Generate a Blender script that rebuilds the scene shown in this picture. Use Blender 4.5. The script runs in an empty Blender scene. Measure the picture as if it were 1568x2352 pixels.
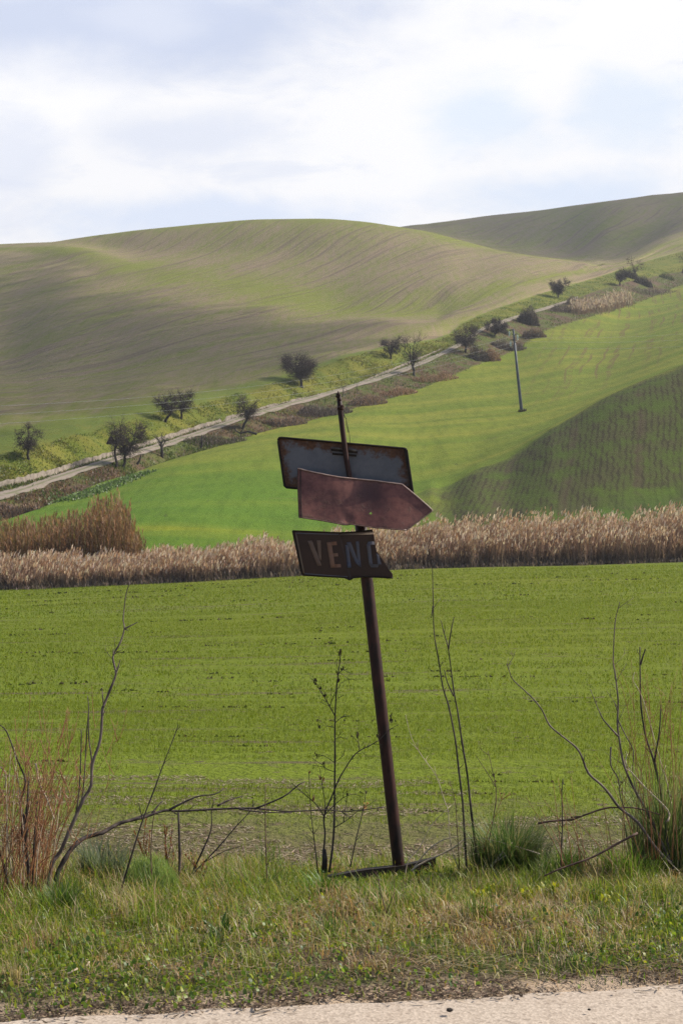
import bpy, math, random
import numpy as np
rng = np.random.default_rng(7)
random.seed(7)
R = math.radians
S = bpy.context.scene
COL = S.collection

# ------------------------------------------------------------------ camera
EYE = 1.7
F = 3675.0            # focal length in photo units (photo measured 1568 x 2352), horizon at row 1250
HZ = 1250.0
CX = 784.0
cam_d = bpy.data.cameras.new('camera')
cam = bpy.data.objects.new('camera', cam_d); COL.objects.link(cam)
cam.location = (0, 0, EYE); cam.rotation_euler = (R(90), 0, 0)
cam_d.sensor_fit = 'VERTICAL'; cam_d.sensor_height = 36.0
cam_d.lens = 36.0 * F / 2352.0
cam_d.shift_y = (HZ - 1176.0) / 2352.0
cam_d.clip_start = 0.1; cam_d.clip_end = 12000
cam_d.dof.use_dof = True; cam_d.dof.focus_distance = 10.0; cam_d.dof.aperture_fstop = 13.0
S.camera = cam

# ------------------------------------------------------------------ sun, sky, exposure
SUN_AZ, SUN_EL = R(74), R(40)          # clockwise from straight ahead (+Y), above the horizon
SUN_DIR = (math.sin(SUN_AZ)*math.cos(SUN_EL), math.cos(SUN_AZ)*math.cos(SUN_EL), math.sin(SUN_EL))
sun_d = bpy.data.lights.new('sun', 'SUN'); sun_d.energy = 4.9; sun_d.angle = R(0.53); sun_d.color = (1.0, 0.93, 0.82)
sun = bpy.data.objects.new('sun', sun_d); COL.objects.link(sun)
from mathutils import Vector
sun.rotation_euler = Vector(SUN_DIR).to_track_quat('Z', 'Y').to_euler()
S.view_settings.view_transform = 'Standard'; S.view_settings.look = 'None'
S.view_settings.exposure = 0.38; S.view_settings.gamma = 1.0
S.cycles.use_denoising = True; S.cycles.denoising_prefilter = 'NONE'; S.cycles.denoising_input_passes = 'RGB_ALBEDO_NORMAL'
S.cycles.max_bounces = 6; S.cycles.transparent_max_bounces = 40
S.cycles.volume_bounces = 0

class NT:
    """tiny node-tree writer"""
    def __init__(s, tree):
        s.t = tree; tree.nodes.clear()
    def n(s, kind, **kw):
        nd = s.t.nodes.new(kind)
        ins = kw.pop('ins', {})
        for k, v in kw.items(): setattr(nd, k, v)
        for k, v in ins.items(): s.set(nd.inputs[k], v)
        return nd
    def set(s, sock, v):
        if isinstance(v, bpy.types.NodeSocket): s.t.links.new(v, sock)
        elif hasattr(sock, 'default_value'):
            if isinstance(v, tuple) and len(v) == 3 and sock.type == 'RGBA': v = v + (1,)
            sock.default_value = v
    def m(s, op, a, b=0.0, c=0.0, clamp=False):
        nd = s.n('ShaderNodeMath', operation=op, use_clamp=clamp)
        s.set(nd.inputs[0], a); s.set(nd.inputs[1], b); s.set(nd.inputs[2], c)
        return nd.outputs[0]
    def mix(s, f, a, b, blend='MIX'):
        nd = s.n('ShaderNodeMix', data_type='RGBA', blend_type=blend)
        s.set(nd.inputs[0], f); s.set(nd.inputs[6], a); s.set(nd.inputs[7], b)
        return nd.outputs[2]
    def noise(s, vec, scale, detail=4, rough=0.55, dist=0.0):
        nd = s.n('ShaderNodeTexNoise', ins={'Scale': scale, 'Detail': detail, 'Roughness': rough, 'Distortion': dist})
        s.set(nd.inputs['Vector'], vec); return nd.outputs[0]
    def ss(s, v, lo, hi):
        nd = s.n('ShaderNodeMapRange', interpolation_type='SMOOTHSTEP')
        s.set(nd.inputs[0], v); s.set(nd.inputs[1], lo); s.set(nd.inputs[2], hi); return nd.outputs[0]
    def vec(s, x, y, z):
        nd = s.n('ShaderNodeCombineXYZ'); s.set(nd.inputs[0], x); s.set(nd.inputs[1], y); s.set(nd.inputs[2], z); return nd.outputs[0]
    def xyz(s, v):
        nd = s.n('ShaderNodeSeparateXYZ'); s.set(nd.inputs[0], v); return nd.outputs
    def attr(s, name, out='Fac'):
        return s.n('ShaderNodeAttribute', attribute_name=name).outputs[out]
    def pos(s): return s.n('ShaderNodeNewGeometry').outputs['Position']

W = bpy.data.worlds.new('World'); S.world = W; W.use_nodes = True
def build_world():
    k = NT(W.node_tree)
    sky = k.n('ShaderNodeTexSky', sky_type='NISHITA', sun_disc=False, sun_elevation=SUN_EL, sun_rotation=SUN_AZ,
              altitude=100, air_density=1.0, dust_density=1.5, ozone_density=1.0)
    bg1 = k.n('ShaderNodeBackground', ins={'Color': sky.outputs[0], 'Strength': 0.105})
    d = k.n('ShaderNodeTexCoord').outputs['Generated']
    x, y, z = k.xyz(d)
    ay = k.m('MAXIMUM', k.m('ABSOLUTE', y), 0.25)
    u = k.m('DIVIDE', x, ay); w = k.m('DIVIDE', z, ay)
    q = k.vec(u, k.m('MULTIPLY', w, 1.9), 0.0)
    n1 = k.noise(q, 7.0, 7, 0.56, 0.25); n2 = k.noise(q, 20.0, 6, 0.6)
    nn = k.m('ADD', k.m('MULTIPLY', k.m('SUBTRACT', n1, 0.5), 1.5), k.m('MULTIPLY', k.m('SUBTRACT', n2, 0.5), 0.5))
    def blob(px, py, rx, ry, amp=1.0, soft=0.75, rag=1.25):
        du = k.m('DIVIDE', k.m('SUBTRACT', u, (px-CX)/F), rx/F); dw = k.m('DIVIDE', k.m('SUBTRACT', w, (HZ-py)/F), ry/F)
        r = k.m('SQRT', k.m('ADD', k.m('MULTIPLY', du, du), k.m('MULTIPLY', dw, dw)))
        v = k.m('SUBTRACT', 1.0, r)
        v = k.m('ADD', v, k.m('MULTIPLY', nn, rag))
        return k.m('MULTIPLY', k.ss(v, 0.0, soft), amp)
    col = (1.06, 1.055, 1.07)
    blue = (0.80, 0.90, 1.05); lav = (0.79, 0.845, 0.99); grey = (0.635, 0.71, 0.905)
    n3 = k.noise(k.vec(u, k.m('MULTIPLY', w, 2.6), 4.0), 11.0, 9, 0.6, 0.5)
    base = k.mix(k.ss(n3, 0.50, 0.70), col + (1,), (0.90, 0.93, 1.02, 1))
    c = k.mix(blob(1110, 270, 210, 150, 0.85), base, blue + (1,))
    c = k.mix(blob(1420, 240, 220, 120, 0.8), c, blue + (1,))
    c = k.mix(blob(430, 310, 330, 95, 0.75), c, lav + (1,))
    c = k.mix(blob(40, 360, 150, 120, 0.7), c, lav + (1,))
    c = k.mix(blob(500, 500, 480, 75, 0.9), c, (0.76, 0.85, 1.03, 1))
    c = k.mix(blob(1280, 450, 330, 80, 0.9), c, (0.77, 0.87, 1.04, 1))
    c = k.mix(blob(230, 40, 1050, 190, 0.95, 0.75, 0.85), c, grey + (1,))
    c = k.mix(blob(330, 35, 190, 80, 0.7, 0.6), c, (0.78, 0.83, 0.97, 1))
    bg2 = k.n('ShaderNodeBackground', ins={'Color': c, 'Strength': 0.79})
    up = k.ss(z, 0.62, 0.36)                           # the bright cloud bank lies low ahead; clearer sky overhead and behind
    fr = k.ss(y, -0.2, 0.45)
    up = k.n('ShaderNodeMath', operation='MULTIPLY', ins={0: up, 1: fr}).outputs[0]
    mx = k.n('ShaderNodeMixShader', ins={0: up, 1: bg1.outputs[0], 2: bg2.outputs[0]})
    out = k.n('ShaderNodeOutputWorld'); k.set(out.inputs[0], mx.outputs[0])
build_world()

# ------------------------------------------------------------------ object helpers
def tag(o, label=None, cat=None, group=None, kind=None):
    if label: o['label'] = label
    if cat: o['category'] = cat
    if group: o['group'] = group
    if kind: o['kind'] = kind
    return o
def empty(name, loc, label, cat, group=None):
    o = bpy.data.objects.new(name, None); COL.objects.link(o); o.location = loc
    o.empty_display_size = 0.2
    return tag(o, label, cat, group)
def link(name, me, parent=None, loc=None):
    o = bpy.data.objects.new(name, me); COL.objects.link(o)
    if loc is not None: o.location = loc
    if parent is not None:
        o.parent = parent
    return o
def np_mesh(name, V, quads, tris, col=None, mats=(), qm=None, tm=None, attrs=None, smooth=False):
    me = bpy.data.meshes.new(name)
    V = np.asarray(V, np.float32).reshape(-1, 3)
    quads = np.asarray(quads if quads is not None else [], np.int32).reshape(-1, 4)
    tris = np.asarray(tris if tris is not None else [], np.int32).reshape(-1, 3)
    me.vertices.add(len(V)); me.vertices.foreach_set('co', V.ravel())
    nl = quads.size + tris.size
    me.loops.add(nl)
    me.loops.foreach_set('vertex_index', np.concatenate([quads.ravel(), tris.ravel()]))
    npoly = len(quads) + len(tris)
    me.polygons.add(npoly)
    st = np.concatenate([np.arange(len(quads))*4, quads.size + np.arange(len(tris))*3]).astype(np.int32)
    me.polygons.foreach_set('loop_start', st)
    for m in mats: me.materials.append(m)
    if qm is not None or tm is not None:
        mi = np.concatenate([qm if qm is not None else np.zeros(len(quads), np.int32), tm if tm is not None else np.zeros(len(tris), np.int32)]).astype(np.int32)
        me.polygons.foreach_set('material_index', mi)
    if smooth: me.polygons.foreach_set('use_smooth', np.ones(npoly, bool))
    if col is not None:
        a = me.attributes.new('tint', 'FLOAT_COLOR', 'POINT')
        c4 = np.ones((len(V), 4), np.float32); c4[:, :3] = col
        a.data.foreach_set('color', c4.ravel())
    for kx, v in (attrs or {}).items():
        a = me.attributes.new(kx, 'FLOAT', 'POINT'); a.data.foreach_set('value', np.asarray(v, np.float32))
    me.update(calc_edges=True); me.validate()
    return me

class MB:
    """collects tubes, boxes and plates and builds them as one mesh"""
    def __init__(s): s.v = []; s.f = []
    def tube(s, pts, radii, n=6, cap=True):
        pts = [Vector(p) for p in pts]
        if not hasattr(radii, '__len__'): radii = [radii]*len(pts)
        base = len(s.v)
        t0 = (pts[1]-pts[0]).normalized()
        ref = Vector((0.31, 0.95, 0.1)) if abs(t0.z) > 0.6 else Vector((0, 0, 1))
        for i, p in enumerate(pts):
            t = (pts[min(i+1, len(pts)-1)] - pts[max(i-1, 0)])
            t = t.normalized() if t.length > 1e-9 else t0
            a = t.cross(ref); a = a.normalized() if a.length > 1e-6 else Vector((1, 0, 0)); b = t.cross(a)
            for j in range(n):
                g = 2*math.pi*j/n
                s.v.append(p + (a*math.cos(g) + b*math.sin(g))*radii[i])
        for i in range(len(pts)-1):
            for j in range(n):
                s.f.append((base+i*n+j, base+i*n+(j+1) % n, base+(i+1)*n+(j+1) % n, base+(i+1)*n+j))
        if cap:
            s.f.append(tuple(base+j for j in reversed(range(n)))); s.f.append(tuple(base+(len(pts)-1)*n+j for j in range(n)))
    def box(s, lo, hi):
        b = len(s.v)
        for z in (lo[2], hi[2]):
            for x, y in ((lo[0], lo[1]), (hi[0], lo[1]), (hi[0], hi[1]), (lo[0], hi[1])): s.v.append(Vector((x, y, z)))
        for q in ((3, 2, 1, 0), (4, 5, 6, 7), (0, 1, 5, 4), (1, 2, 6, 5), (2, 3, 7, 6), (3, 0, 4, 7)): s.f.append(tuple(b+i for i in q))
    def lathe(s, c, prof, n=10):
        b = len(s.v)
        for r, z in prof:
            for j in range(n):
                g = 2*math.pi*j/n; s.v.append(Vector((c[0]+r*math.cos(g), c[1]+r*math.sin(g), c[2]+z)))
        for i in range(len(prof)-1):
            for j in range(n): s.f.append((b+i*n+j, b+i*n+(j+1) % n, b+(i+1)*n+(j+1) % n, b+(i+1)*n+j))
        s.f.append(tuple(b+j for j in reversed(range(n)))); s.f.append(tuple(b+(len(prof)-1)*n+j for j in range(n)))
    def build(s, name, mat, parent=None, smooth=True):
        me = bpy.data.meshes.new(name)
        off = Vector(parent_world(parent)) if parent is not None else Vector((0, 0, 0))
        me.from_pydata([tuple(v-off) for v in s.v], [], s.f)
        me.materials.append(mat)
        if smooth: me.polygons.foreach_set('use_smooth', [True]*len(me.polygons))
        me.update()
        return link(name, me, parent)
def parent_world(p):
    v = Vector((0, 0, 0))
    while p is not None: v += p.location; p = p.parent
    return v

# pixel of the (1568-wide) photo at a chosen distance -> point in the place
def P(px, py, d): return np.array(((px-CX)/F*d, d, EYE + (HZ-py)/F*d))

# smooth value noise in numpy
_tab = rng.random((256, 256))
def vnoise(x, y):
    x = np.asarray(x, float); y = np.asarray(y, float)
    xi = np.floor(x).astype(int); yi = np.floor(y).astype(int)
    fx = x-xi; fy = y-yi; fx = fx*fx*(3-2*fx); fy = fy*fy*(3-2*fy)
    g = lambda a, b: _tab[a & 255, b & 255]
    return (g(xi, yi)*(1-fx)+g(xi+1, yi)*fx)*(1-fy) + (g(xi, yi+1)*(1-fx)+g(xi+1, yi+1)*fx)*fy
def fnoise(x, y, o=3):
    x = np.asarray(x, float); y = np.asarray(y, float); s = 0; a = 1; t = 0
    for i in range(o): s = s + a*vnoise(x*2**i+17*i, y*2**i+31*i); t += a; a *= .5
    return s/t

# ------------------------------------------------------------------ terrain: knots measured along every bearing
def pchip(xk, yk, x):
    xk = np.asarray(xk, float); yk = np.asarray(yk, float)
    h = np.diff(xk); dl = np.diff(yk)/h
    m = np.zeros(len(xk))
    for i in range(1, len(xk)-1):
        if dl[i-1]*dl[i] > 0:
            w1 = 2*h[i]+h[i-1]; w2 = h[i]+2*h[i-1]
            m[i] = (w1+w2)/(w1/dl[i-1]+w2/dl[i])
    m[0] = dl[0]; m[-1] = dl[-1]
    x = np.clip(x, xk[0], xk[-1])
    i = np.clip(np.searchsorted(xk, x)-1, 0, len(h)-1)
    t = (x-xk[i])/h[i]
    return ((1+2*t)*(1-t)**2)*yk[i] + t*(1-t)**2*h[i]*m[i] + t*t*(3-2*t)*yk[i+1] + t*t*(t-1)*h[i]*m[i+1]
FEAT = [   # (column, row, distance) along each line one can follow in the land, from the reeds to the far ridge
 [(-600,1358,88),(0,1355,88),(250,1345,89),(640,1325,91),(900,1308,93),(1050,1303,94),(1300,1298,94),(1568,1290,95),(2200,1280,96)],   # 6 reed front
 [(-600,1338,97),(0,1336,97),(250,1328,98),(640,1310,100),(900,1294,102),(1050,1288,103),(1300,1280,103),(1568,1268,104),(2200,1255,105)],  # 7 reed back
 [(0,1225,115),(250,1200,118),(400,1180,120),(690,1190,120),(800,1178,122),(925,1147,128),(960,1132,132),(1050,1084,138),(1180,1022,145),(1290,967,150),(1400,906,153),(1568,838,158),(1900,720,170)], # 8 spur crest
 [(0,1213,122),(250,1160,132),(400,1120,140),(690,1080,148),(800,1085,150),(925,1105,149),(1050,1076,153),(1180,1018,161),(1290,968,168),(1400,911,173),(1568,846,178),(1900,730,190)], # 9 just behind the crest
 [(0,1207,126),(250,1135,142),(400,1080,155),(690,1020,170),(800,1000,178),(925,990,185),(1050,968,190),(1180,948,195),(1290,918,200),(1400,878,210),(1568,805,222),(1900,690,235)], # 10
 [(0,1203,128),(250,1115,150),(400,1060,170),(690,985,195),(800,960,205),(925,930,222),(1050,895,235),(1180,860,250),(1290,820,265),(1400,785,290),(1568,722,320),(1900,620,340)], # 11
 [(-400,1220,118),(0,1200,130),(125,1158,143),(233,1108,152),(354,1075,168),(417,1050,178),(500,1025,185),(604,992,198),(690,972,206),(788,944,218),(864,924,228),(949,898,240),(1010,874,250),(1094,838,268),(1174,808,285),(1250,760,310),(1359,726,340),(1459,696,385),(1568,653,430),(1900,575,470)], # 12 upper edge of the green field
 [(-400,1195,124),(0,1150,137),(150,1102,151),(240,1072,160),(400,1023,181),(600,955,205),(760,909,226),(930,854,252),(1050,800,277),(1110,760,295),(1170,738,312),(1290,700,352),(1420,655,402),(1568,625,450),(1900,550,490)], # 13 lane near edge
 [(-400,1180,128),(0,1132,141),(150,1086,155),(240,1057,164),(400,1009,185),(600,943,209),(760,899,230),(930,845,256),(1050,791,281),(1110,752,299),(1170,731,316),(1290,694,357),(1420,649,407),(1568,620,455),(1900,545,495)], # 14 lane far edge
 [(-400,1170,131),(0,1120,144),(250,1052,167),(420,998,189),(620,940,213),(800,893,236),(930,839,260),(1050,784,286),(1110,744,304),(1170,722,322),(1290,686,363),(1420,641,413),(1568,610,462),(1900,538,500)], # 15 foot of the bank
 [(-400,1090,140),(0,1044,154),(104,1017,164),(208,992,174),(312,962,186),(458,925,207),(653,875,231),(784,826,253),(874,803,264),(1024,773,292),(1064,743,306),(1184,695,342),(1234,678,362),(1384,633,426),(1474,603,470),(1559,580,498),(1900,520,540)], # 16 top of the bank
 [(-400,840,330),(0,838,330),(125,838,310),(250,835,300),(400,820,290),(550,800,290),(690,790,290),(800,780,290),(925,764,292),(1050,728,315),(1180,680,354),(1290,650,394),(1400,622,438),(1568,572,508),(1900,515,550)], # 17
 [(-400,575,640),(0,580,600),(150,610,530),(250,653,470),(400,690,415),(600,730,360),(750,755,322),(900,750,302),(1000,740,312),(1050,718,325),(1180,670,364),(1290,640,402),(1400,617,444),(1568,566,517),(1900,510,560)], # 18 near shoulder
 [(-400,568,660),(0,571,620),(125,572,585),(350,618,500),(550,650,450),(650,675,420),(784,710,380),(900,722,350),(1000,720,345),(1050,702,350),(1180,655,378),(1290,628,412),(1400,612,450),(1568,560,526),(1900,505,570)], # 19 crease
 [(-400,564,680),(0,566,640),(125,563,615),(250,575,590),(350,582,560),(550,585,520),(700,595,490),(800,612,460),(925,620,430),(1050,638,400),(1180,620,408),(1290,607,432),(1400,608,456),(1568,555,536),(1900,500,580)], # 20
 [(-400,562,700),(0,560,660),(110,558,650),(160,552,640),(300,535,620),(500,514,600),(620,505,590),(720,503,580),(830,510,570),(925,523,560),(1000,536,540),(1100,560,505),(1200,578,475),(1300,592,466),(1400,605,464),(1568,548,548),(1900,494,595)], # 21 skyline of the left hill
 [(-400,580,780),(0,580,740),(500,534,680),(925,541,630),(1000,549,600),(1200,586,535),(1300,597,505),(1400,601,488),(1568,536,578),(1900,480,620)], # 22 behind it
 [(-400,600,820),(0,600,800),(500,560,780),(850,545,770),(925,524,760),(1000,534,740),(1100,557,700),(1200,573,650),(1300,587,600),(1400,592,545),(1568,505,660),(1900,455,680)], # 23 right hill comes into view
 [(-400,640,980),(0,630,970),(500,590,960),(850,545,950),(925,522,950),(1100,500,950),(1250,482,950),(1400,462,950),(1568,443,950),(1900,412,950)], # 24 right ridge
]
def knots(px):
    """distances and heights of every knot along the bearing of photo column px"""
    u = (px-CX)/F
    uc = max(-1.2, min(1.2, u))
    d1 = min(9.5, max(4.6, 5.95/(1-0.20*uc)))
    d = [4.0, d1, d1+1.6, 11.4, 20.0, 50.0]
    z = [-0.03, -0.03, -0.13, -0.485, -0.66, None]
    for f in FEAT:
        xs = [q[0] for q in f]
        yy = pchip(xs, [q[1] for q in f], px); dd = pchip(xs, [q[2] for q in f], px)
        d.append(float(dd)); z.append(float(EYE+(HZ-yy)/F*dd))
    z[5] = 0.55*z[4] + 0.45*z[6]
    for i in range(7, len(d)):
        if d[i] < d[i-1]+2: d[i] = d[i-1]+2
    d += [1500.0, 4000.0]; z += [z[-1]-45, z[-1]-110]
    d = np.array(d); z = np.array(z)
    for k, ok in ((8, min(1, max(0, (px-990)/130))), (21, 1 if px < 1380 else 0), (24, 1 if px > 600 else 0)):      # a rounded crest hides its own top: settle each skyline onto its measured row
        if not ok: continue
        want = HZ-(z[k]-EYE)/d[k]*F
        for _ in range(5):
            dq = np.linspace(d[k]-.6*(d[k]-d[k-1]), min(d[k]+60, d[k+1]), 80); row = HZ-(pchip(d, z, dq)-EYE)/dq*F
            z[k] -= ok*(want-row.min())/F*d[k]
    return d, z
PXG = np.concatenate([np.linspace(-14000, -500, 60)[:-1], np.linspace(-500, 2070, 330), np.linspace(2070, 15600, 60)[1:]])
KD = []; KZ = []
for px in PXG:
    a, b = knots(px); KD.append(a); KZ.append(b)
KD = np.array(KD); KZ = np.array(KZ)
NK = KD.shape[1]
def lumps(X, Y, t):
    g = np.clip((t-12.02)/.3, 0, 1)*np.clip((12.95-t)/.3, 0, 1)*.6 + np.clip((t-15.1)/.3, 0, 1)*np.clip((16.2-t)/.4, 0, 1)
    far = np.clip((t-16.5), 0, 1)
    return g*np.clip((400-Y)/160, 0, 1)*((fnoise(X*.3, Y*.3, 1)-.5)*.9) + far*((fnoise(X*.012+5, Y*.012)-.5)*3.0) + np.clip((t-7.2), 0, 1)*np.clip((12-t), 0, 1)*(fnoise(X*.03, Y*.03)-.5)*.9 \
        + np.clip(t-1, 0, 1)*np.clip(3.2-t, 0, 1)*(fnoise(X*1.3, Y*1.3)-.5)*.12
SEG = [1, 5, 10, 10, 12, 12, 4, 8, 5, 8, 8, 6, 6, 3, 3, 8, 14, 16, 8, 10, 10, 10, 8, 14, 6, 4]
tt = []
for i in range(NK-1): tt += [i + j/SEG[i] for j in range(SEG[i])]
tt.append(NK-1); tt = np.array(tt)
def column(i):
    d = np.interp(tt, np.arange(NK), KD[i])
    return d, pchip(KD[i], KZ[i], d)
GD = np.zeros((len(PXG), len(tt))); GZ = GD.copy()
for i in range(len(PXG)): GD[i], GZ[i] = column(i)
GX = ((PXG-CX)/F)[:, None]*GD
GZ = GZ + lumps(GX, GD, tt[None, :])
def H(x, y, want_t=False):
    """ground height (and knot coordinate) under plan points"""
    x = np.atleast_1d(np.asarray(x, float)); y = np.atleast_1d(np.asarray(y, float))
    px = CX + x/np.maximum(y, 1e-3)*F
    fi = np.interp(px, PXG, np.arange(len(PXG)))
    i0 = np.clip(np.floor(fi).astype(int), 0, len(PXG)-2); fr = fi-i0
    z = np.zeros(len(x)); t = np.zeros(len(x))
    for w, ii in ((1-fr, i0), (fr, i0+1)):
        D = GD[ii]; j = np.clip((D < y[:, None]).sum(1)-1, 0, len(tt)-2)
        r = np.arange(len(x)); d0 = D[r, j]; d1 = D[r, j+1]
        g = np.clip((y-d0)/(d1-d0), 0, 1)
        z += w*(GZ[ii, j]*(1-g)+GZ[ii, j+1]*g); t += w*(tt[j]*(1-g)+tt[j+1]*g)
    return (z, t) if want_t else z
def h1(x, y): return float(H([x], [y])[0])
def ground_at(px, py, dmin=104.0):
    """first visible ground point under a pixel, beyond dmin"""
    d = np.arange(dmin, 900, 0.25); x = (px-CX)/F*d
    row = HZ-(H(x, d)-EYE)/d*F
    hit = np.nonzero(row <= py)[0]
    i = hit[0] if len(hit) else len(d)-1
    return np.array((x[i], d[i], h1(x[i], d[i])))

# ------------------------------------------------------------------ materials
def new_mat(name):
    m = bpy.data.materials.new(name); m.use_nodes = True
    return m, NT(m.node_tree)
def finish(k, sh, disp=None):
    o = k.n('ShaderNodeOutputMaterial'); k.set(o.inputs[0], sh)
def bump(k, h, st=0.5, dist=0.1):
    b = k.n('ShaderNodeBump', ins={'Strength': st, 'Distance': dist}); k.set(b.inputs['Height'], h); return b.outputs[0]
def leaf_mat(name, transl=0.45, rough=0.45, spec=0.3):
    m, k = new_mat(name)
    c = k.attr('tint', 'Color')
    p = k.n('ShaderNodeBsdfPrincipled', ins={'Base Color': c, 'Roughness': rough, 'Specular IOR Level': spec})
    t = k.n('ShaderNodeBsdfTranslucent', ins={'Color': k.mix(1.0, c, (1.0, 1.0, 0.75, 1), 'MULTIPLY')})
    mx = k.n('ShaderNodeMixShader', ins={0: transl, 1: p.outputs[0], 2: t.outputs[0]})
    finish(k, mx.outputs[0]); return m
def plain(name, c1, c2, scale=8.0, rough=0.8, metal=0.0, bst=0.3, bd=0.01, stretch=(1, 1, 1), spec=0.3):
    m, k = new_mat(name)
    p = k.n('ShaderNodeTexCoord').outputs['Object']
    mp = k.n('ShaderNodeMapping', ins={'Scale': stretch}); k.set(mp.inputs['Vector'], p)
    n = k.noise(mp.outputs[0], scale, 6, 0.65)
    c = k.mix(k.ss(n, 0.35, 0.65), c1, c2)
    b = k.n('ShaderNodeBsdfPrincipled', ins={'Base Color': c, 'Roughness': rough, 'Metallic': metal, 'Specular IOR Level': spec, 'Normal': bump(k, n, bst, bd)})
    finish(k, b.outputs[0]); return m

def ground_mat():
    m, k = new_mat('land')
    p = k.pos(); t = k.attr('t'); u = k.attr('u')
    x, y, z = k.xyz(p)
    nbig = k.noise(p, 0.02, 3); nmid = k.noise(p, 0.25, 5, 0.6); nfine = k.noise(p, 1.7, 5, 0.7); nvf = k.noise(p, 9.0, 4, 0.7)
    # ---- near crop field: soil showing between sown lines that run across the view
    q = k.n('ShaderNodeMapping', ins={'Rotation': (0, 0, R(-4)), 'Scale': (0.22, 1.9, 1)}); k.set(q.inputs[0], p)
    line = k.noise(q.outputs[0], 1.0, 5, 0.62)
    q2 = k.n('ShaderNodeMapping', ins={'Rotation': (0, 0, R(-4)), 'Scale': (0.09, 0.5, 1)}); k.set(q2.inputs[0], p)
    line2 = k.noise(q2.outputs[0], 1.0, 5, 0.62)
    soil = k.mix(nvf, (0.060, 0.040, 0.024, 1), (0.20, 0.15, 0.10, 1))
    grn = k.mix(nfine, (0.115, 0.160, 0.012, 1), (0.180, 0.228, 0.020, 1))
    grn = k.mix(k.ss(nbig, 0.35, 0.7), grn, k.mix(1.0, grn, (1.15, 1.02, 0.8, 1), 'MULTIPLY'))
    cov = k.m('MULTIPLY', k.ss(line, 0.70, 0.58), k.ss(line2, 0.76, 0.62))
    cov = k.m('MULTIPLY', cov, k.ss(k.noise(p, 5.0, 3, 0.7), 0.74, 0.55))
    nearbare = k.ss(k.m('ADD', y, k.m('MULTIPLY', nfine, 5.0)), 13.5, 18.0)
    cov = k.m('MULTIPLY', cov, k.m('ADD', 0.22, k.m('MULTIPLY', nearbare, 0.78)))
    field = k.mix(cov, soil, grn)
    # ---- bright slope
    st = k.n('ShaderNodeMapping', ins={'Rotation': (0, 0, R(-38)), 'Scale': (0.02, 0.14, 0.05)}); k.set(st.inputs[0], p)
    band = k.noise(st.outputs[0], 1.0, 5, 0.6)
    lowleft = k.m('MULTIPLY', k.ss(y, 185.0, 125.0), k.ss(u, 0.10, 0.0))
    slope = k.mix(k.ss(band, 0.35, 0.68), (0.150, 0.200, 0.020, 1), (0.245, 0.250, 0.034, 1))
    slope = k.mix(k.m('MULTIPLY', lowleft, 0.85), slope, k.mix(k.ss(band, 0.4, 0.7), (0.100, 0.195, 0.016, 1), (0.165, 0.235, 0.022, 1)))
    slope = k.mix(k.m('MULTIPLY', k.ss(band, 0.60, 0.68), k.ss(t, 9.2, 8.0)), slope, (0.230, 0.260, 0.020, 1))
    slope = k.mix(k.ss(t, 7.55, 7.2), slope, (0.075, 0.145, 0.018, 1))
    gz = k.vec(k.m('MULTIPLY', x, 1.1), k.m('MULTIPLY', y, 0.16), 0.0)
    grain = k.noise(gz, 1.0, 5, 0.72); grain2 = k.noise(k.vec(k.m('MULTIPLY', x, 0.16), k.m('MULTIPLY', y, 0.035), 0.0), 1.0, 5, 0.68)
    slope = k.mix(k.m('MULTIPLY', k.ss(grain, 0.42, 0.66), 0.55), slope, k.mix(1.0, slope, (0.58, 0.64, 0.55, 1), 'MULTIPLY'))
    slope = k.mix(k.m('MULTIPLY', k.ss(grain2, 0.45, 0.68), 0.40), slope, k.mix(1.0, slope, (0.72, 0.75, 0.7, 1), 'MULTIPLY'))
    streak = k.ss(k.noise(st.outputs[0], 2.3, 6, 0.7), 0.60, 0.70)
    slope = k.mix(k.m('MULTIPLY', k.m('MULTIPLY', streak, k.ss(grain, 0.3, 0.6)), 0.6), slope, (0.16, 0.125, 0.055, 1))
    clod = k.m('MULTIPLY', k.ss(k.noise(k.vec(k.m('MULTIPLY', x, 0.5), k.m('MULTIPLY', y, 0.12), 0.0), 1.0, 4, 0.6), 0.68, 0.72), 0.6)
    slope = k.mix(clod, slope, (0.045, 0.060, 0.018, 1))
    # drilled rows, running up the slope on the right
    wob = k.m('MULTIPLY', k.m('SUBTRACT', k.noise(p, 0.035, 2), 0.5), 3.0)
    rx = k.m('ADD', k.m('SUBTRACT', x, k.m('MULTIPLY', k.m('SUBTRACT', y, 130.0), 0.20)), wob)
    rx = k.m('ADD', rx, k.m('MULTIPLY', k.m('SUBTRACT', k.noise(p, 0.9, 2), 0.5), 0.55))
    row = k.m('SINE', k.m('MULTIPLY', rx, 2*math.pi/0.50))
    row = k.m('MULTIPLY', k.ss(row, -0.1, 0.9), k.ss(grain, 0.34, 0.56))
    row2 = k.m('MULTIPLY', k.ss(k.m('SINE', k.m('MULTIPLY', rx, 2*math.pi/5.7)), 0.86, 1.0), k.ss(nmid, 0.35, 0.6))
    rmask = k.m('MULTIPLY', k.ss(u, 0.09, 0.16), k.ss(k.noise(p, 0.04, 3), 0.36, 0.52))
    rmask = k.m('MULTIPLY', rmask, k.ss(t, 9.6, 10.6))
    row3 = k.m('MULTIPLY', k.ss(k.m('SINE', k.m('MULTIPLY', rx, 2*math.pi/2.3)), 0.70, 1.0), k.ss(k.noise(k.vec(k.m('MULTIPLY', rx, 0.22), k.m('MULTIPLY', y, 0.03), 0.0), 1.0, 3, 0.6), 0.42, 0.58))
    rows = k.m('MULTIPLY', k.m('MAXIMUM', k.m('MULTIPLY', row, 0.25), k.m('MAXIMUM', row2, row3)), rmask)
    slope = k.mix(k.m('MULTIPLY', rows, 0.8), slope, (0.150, 0.100, 0.042, 1))
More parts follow.
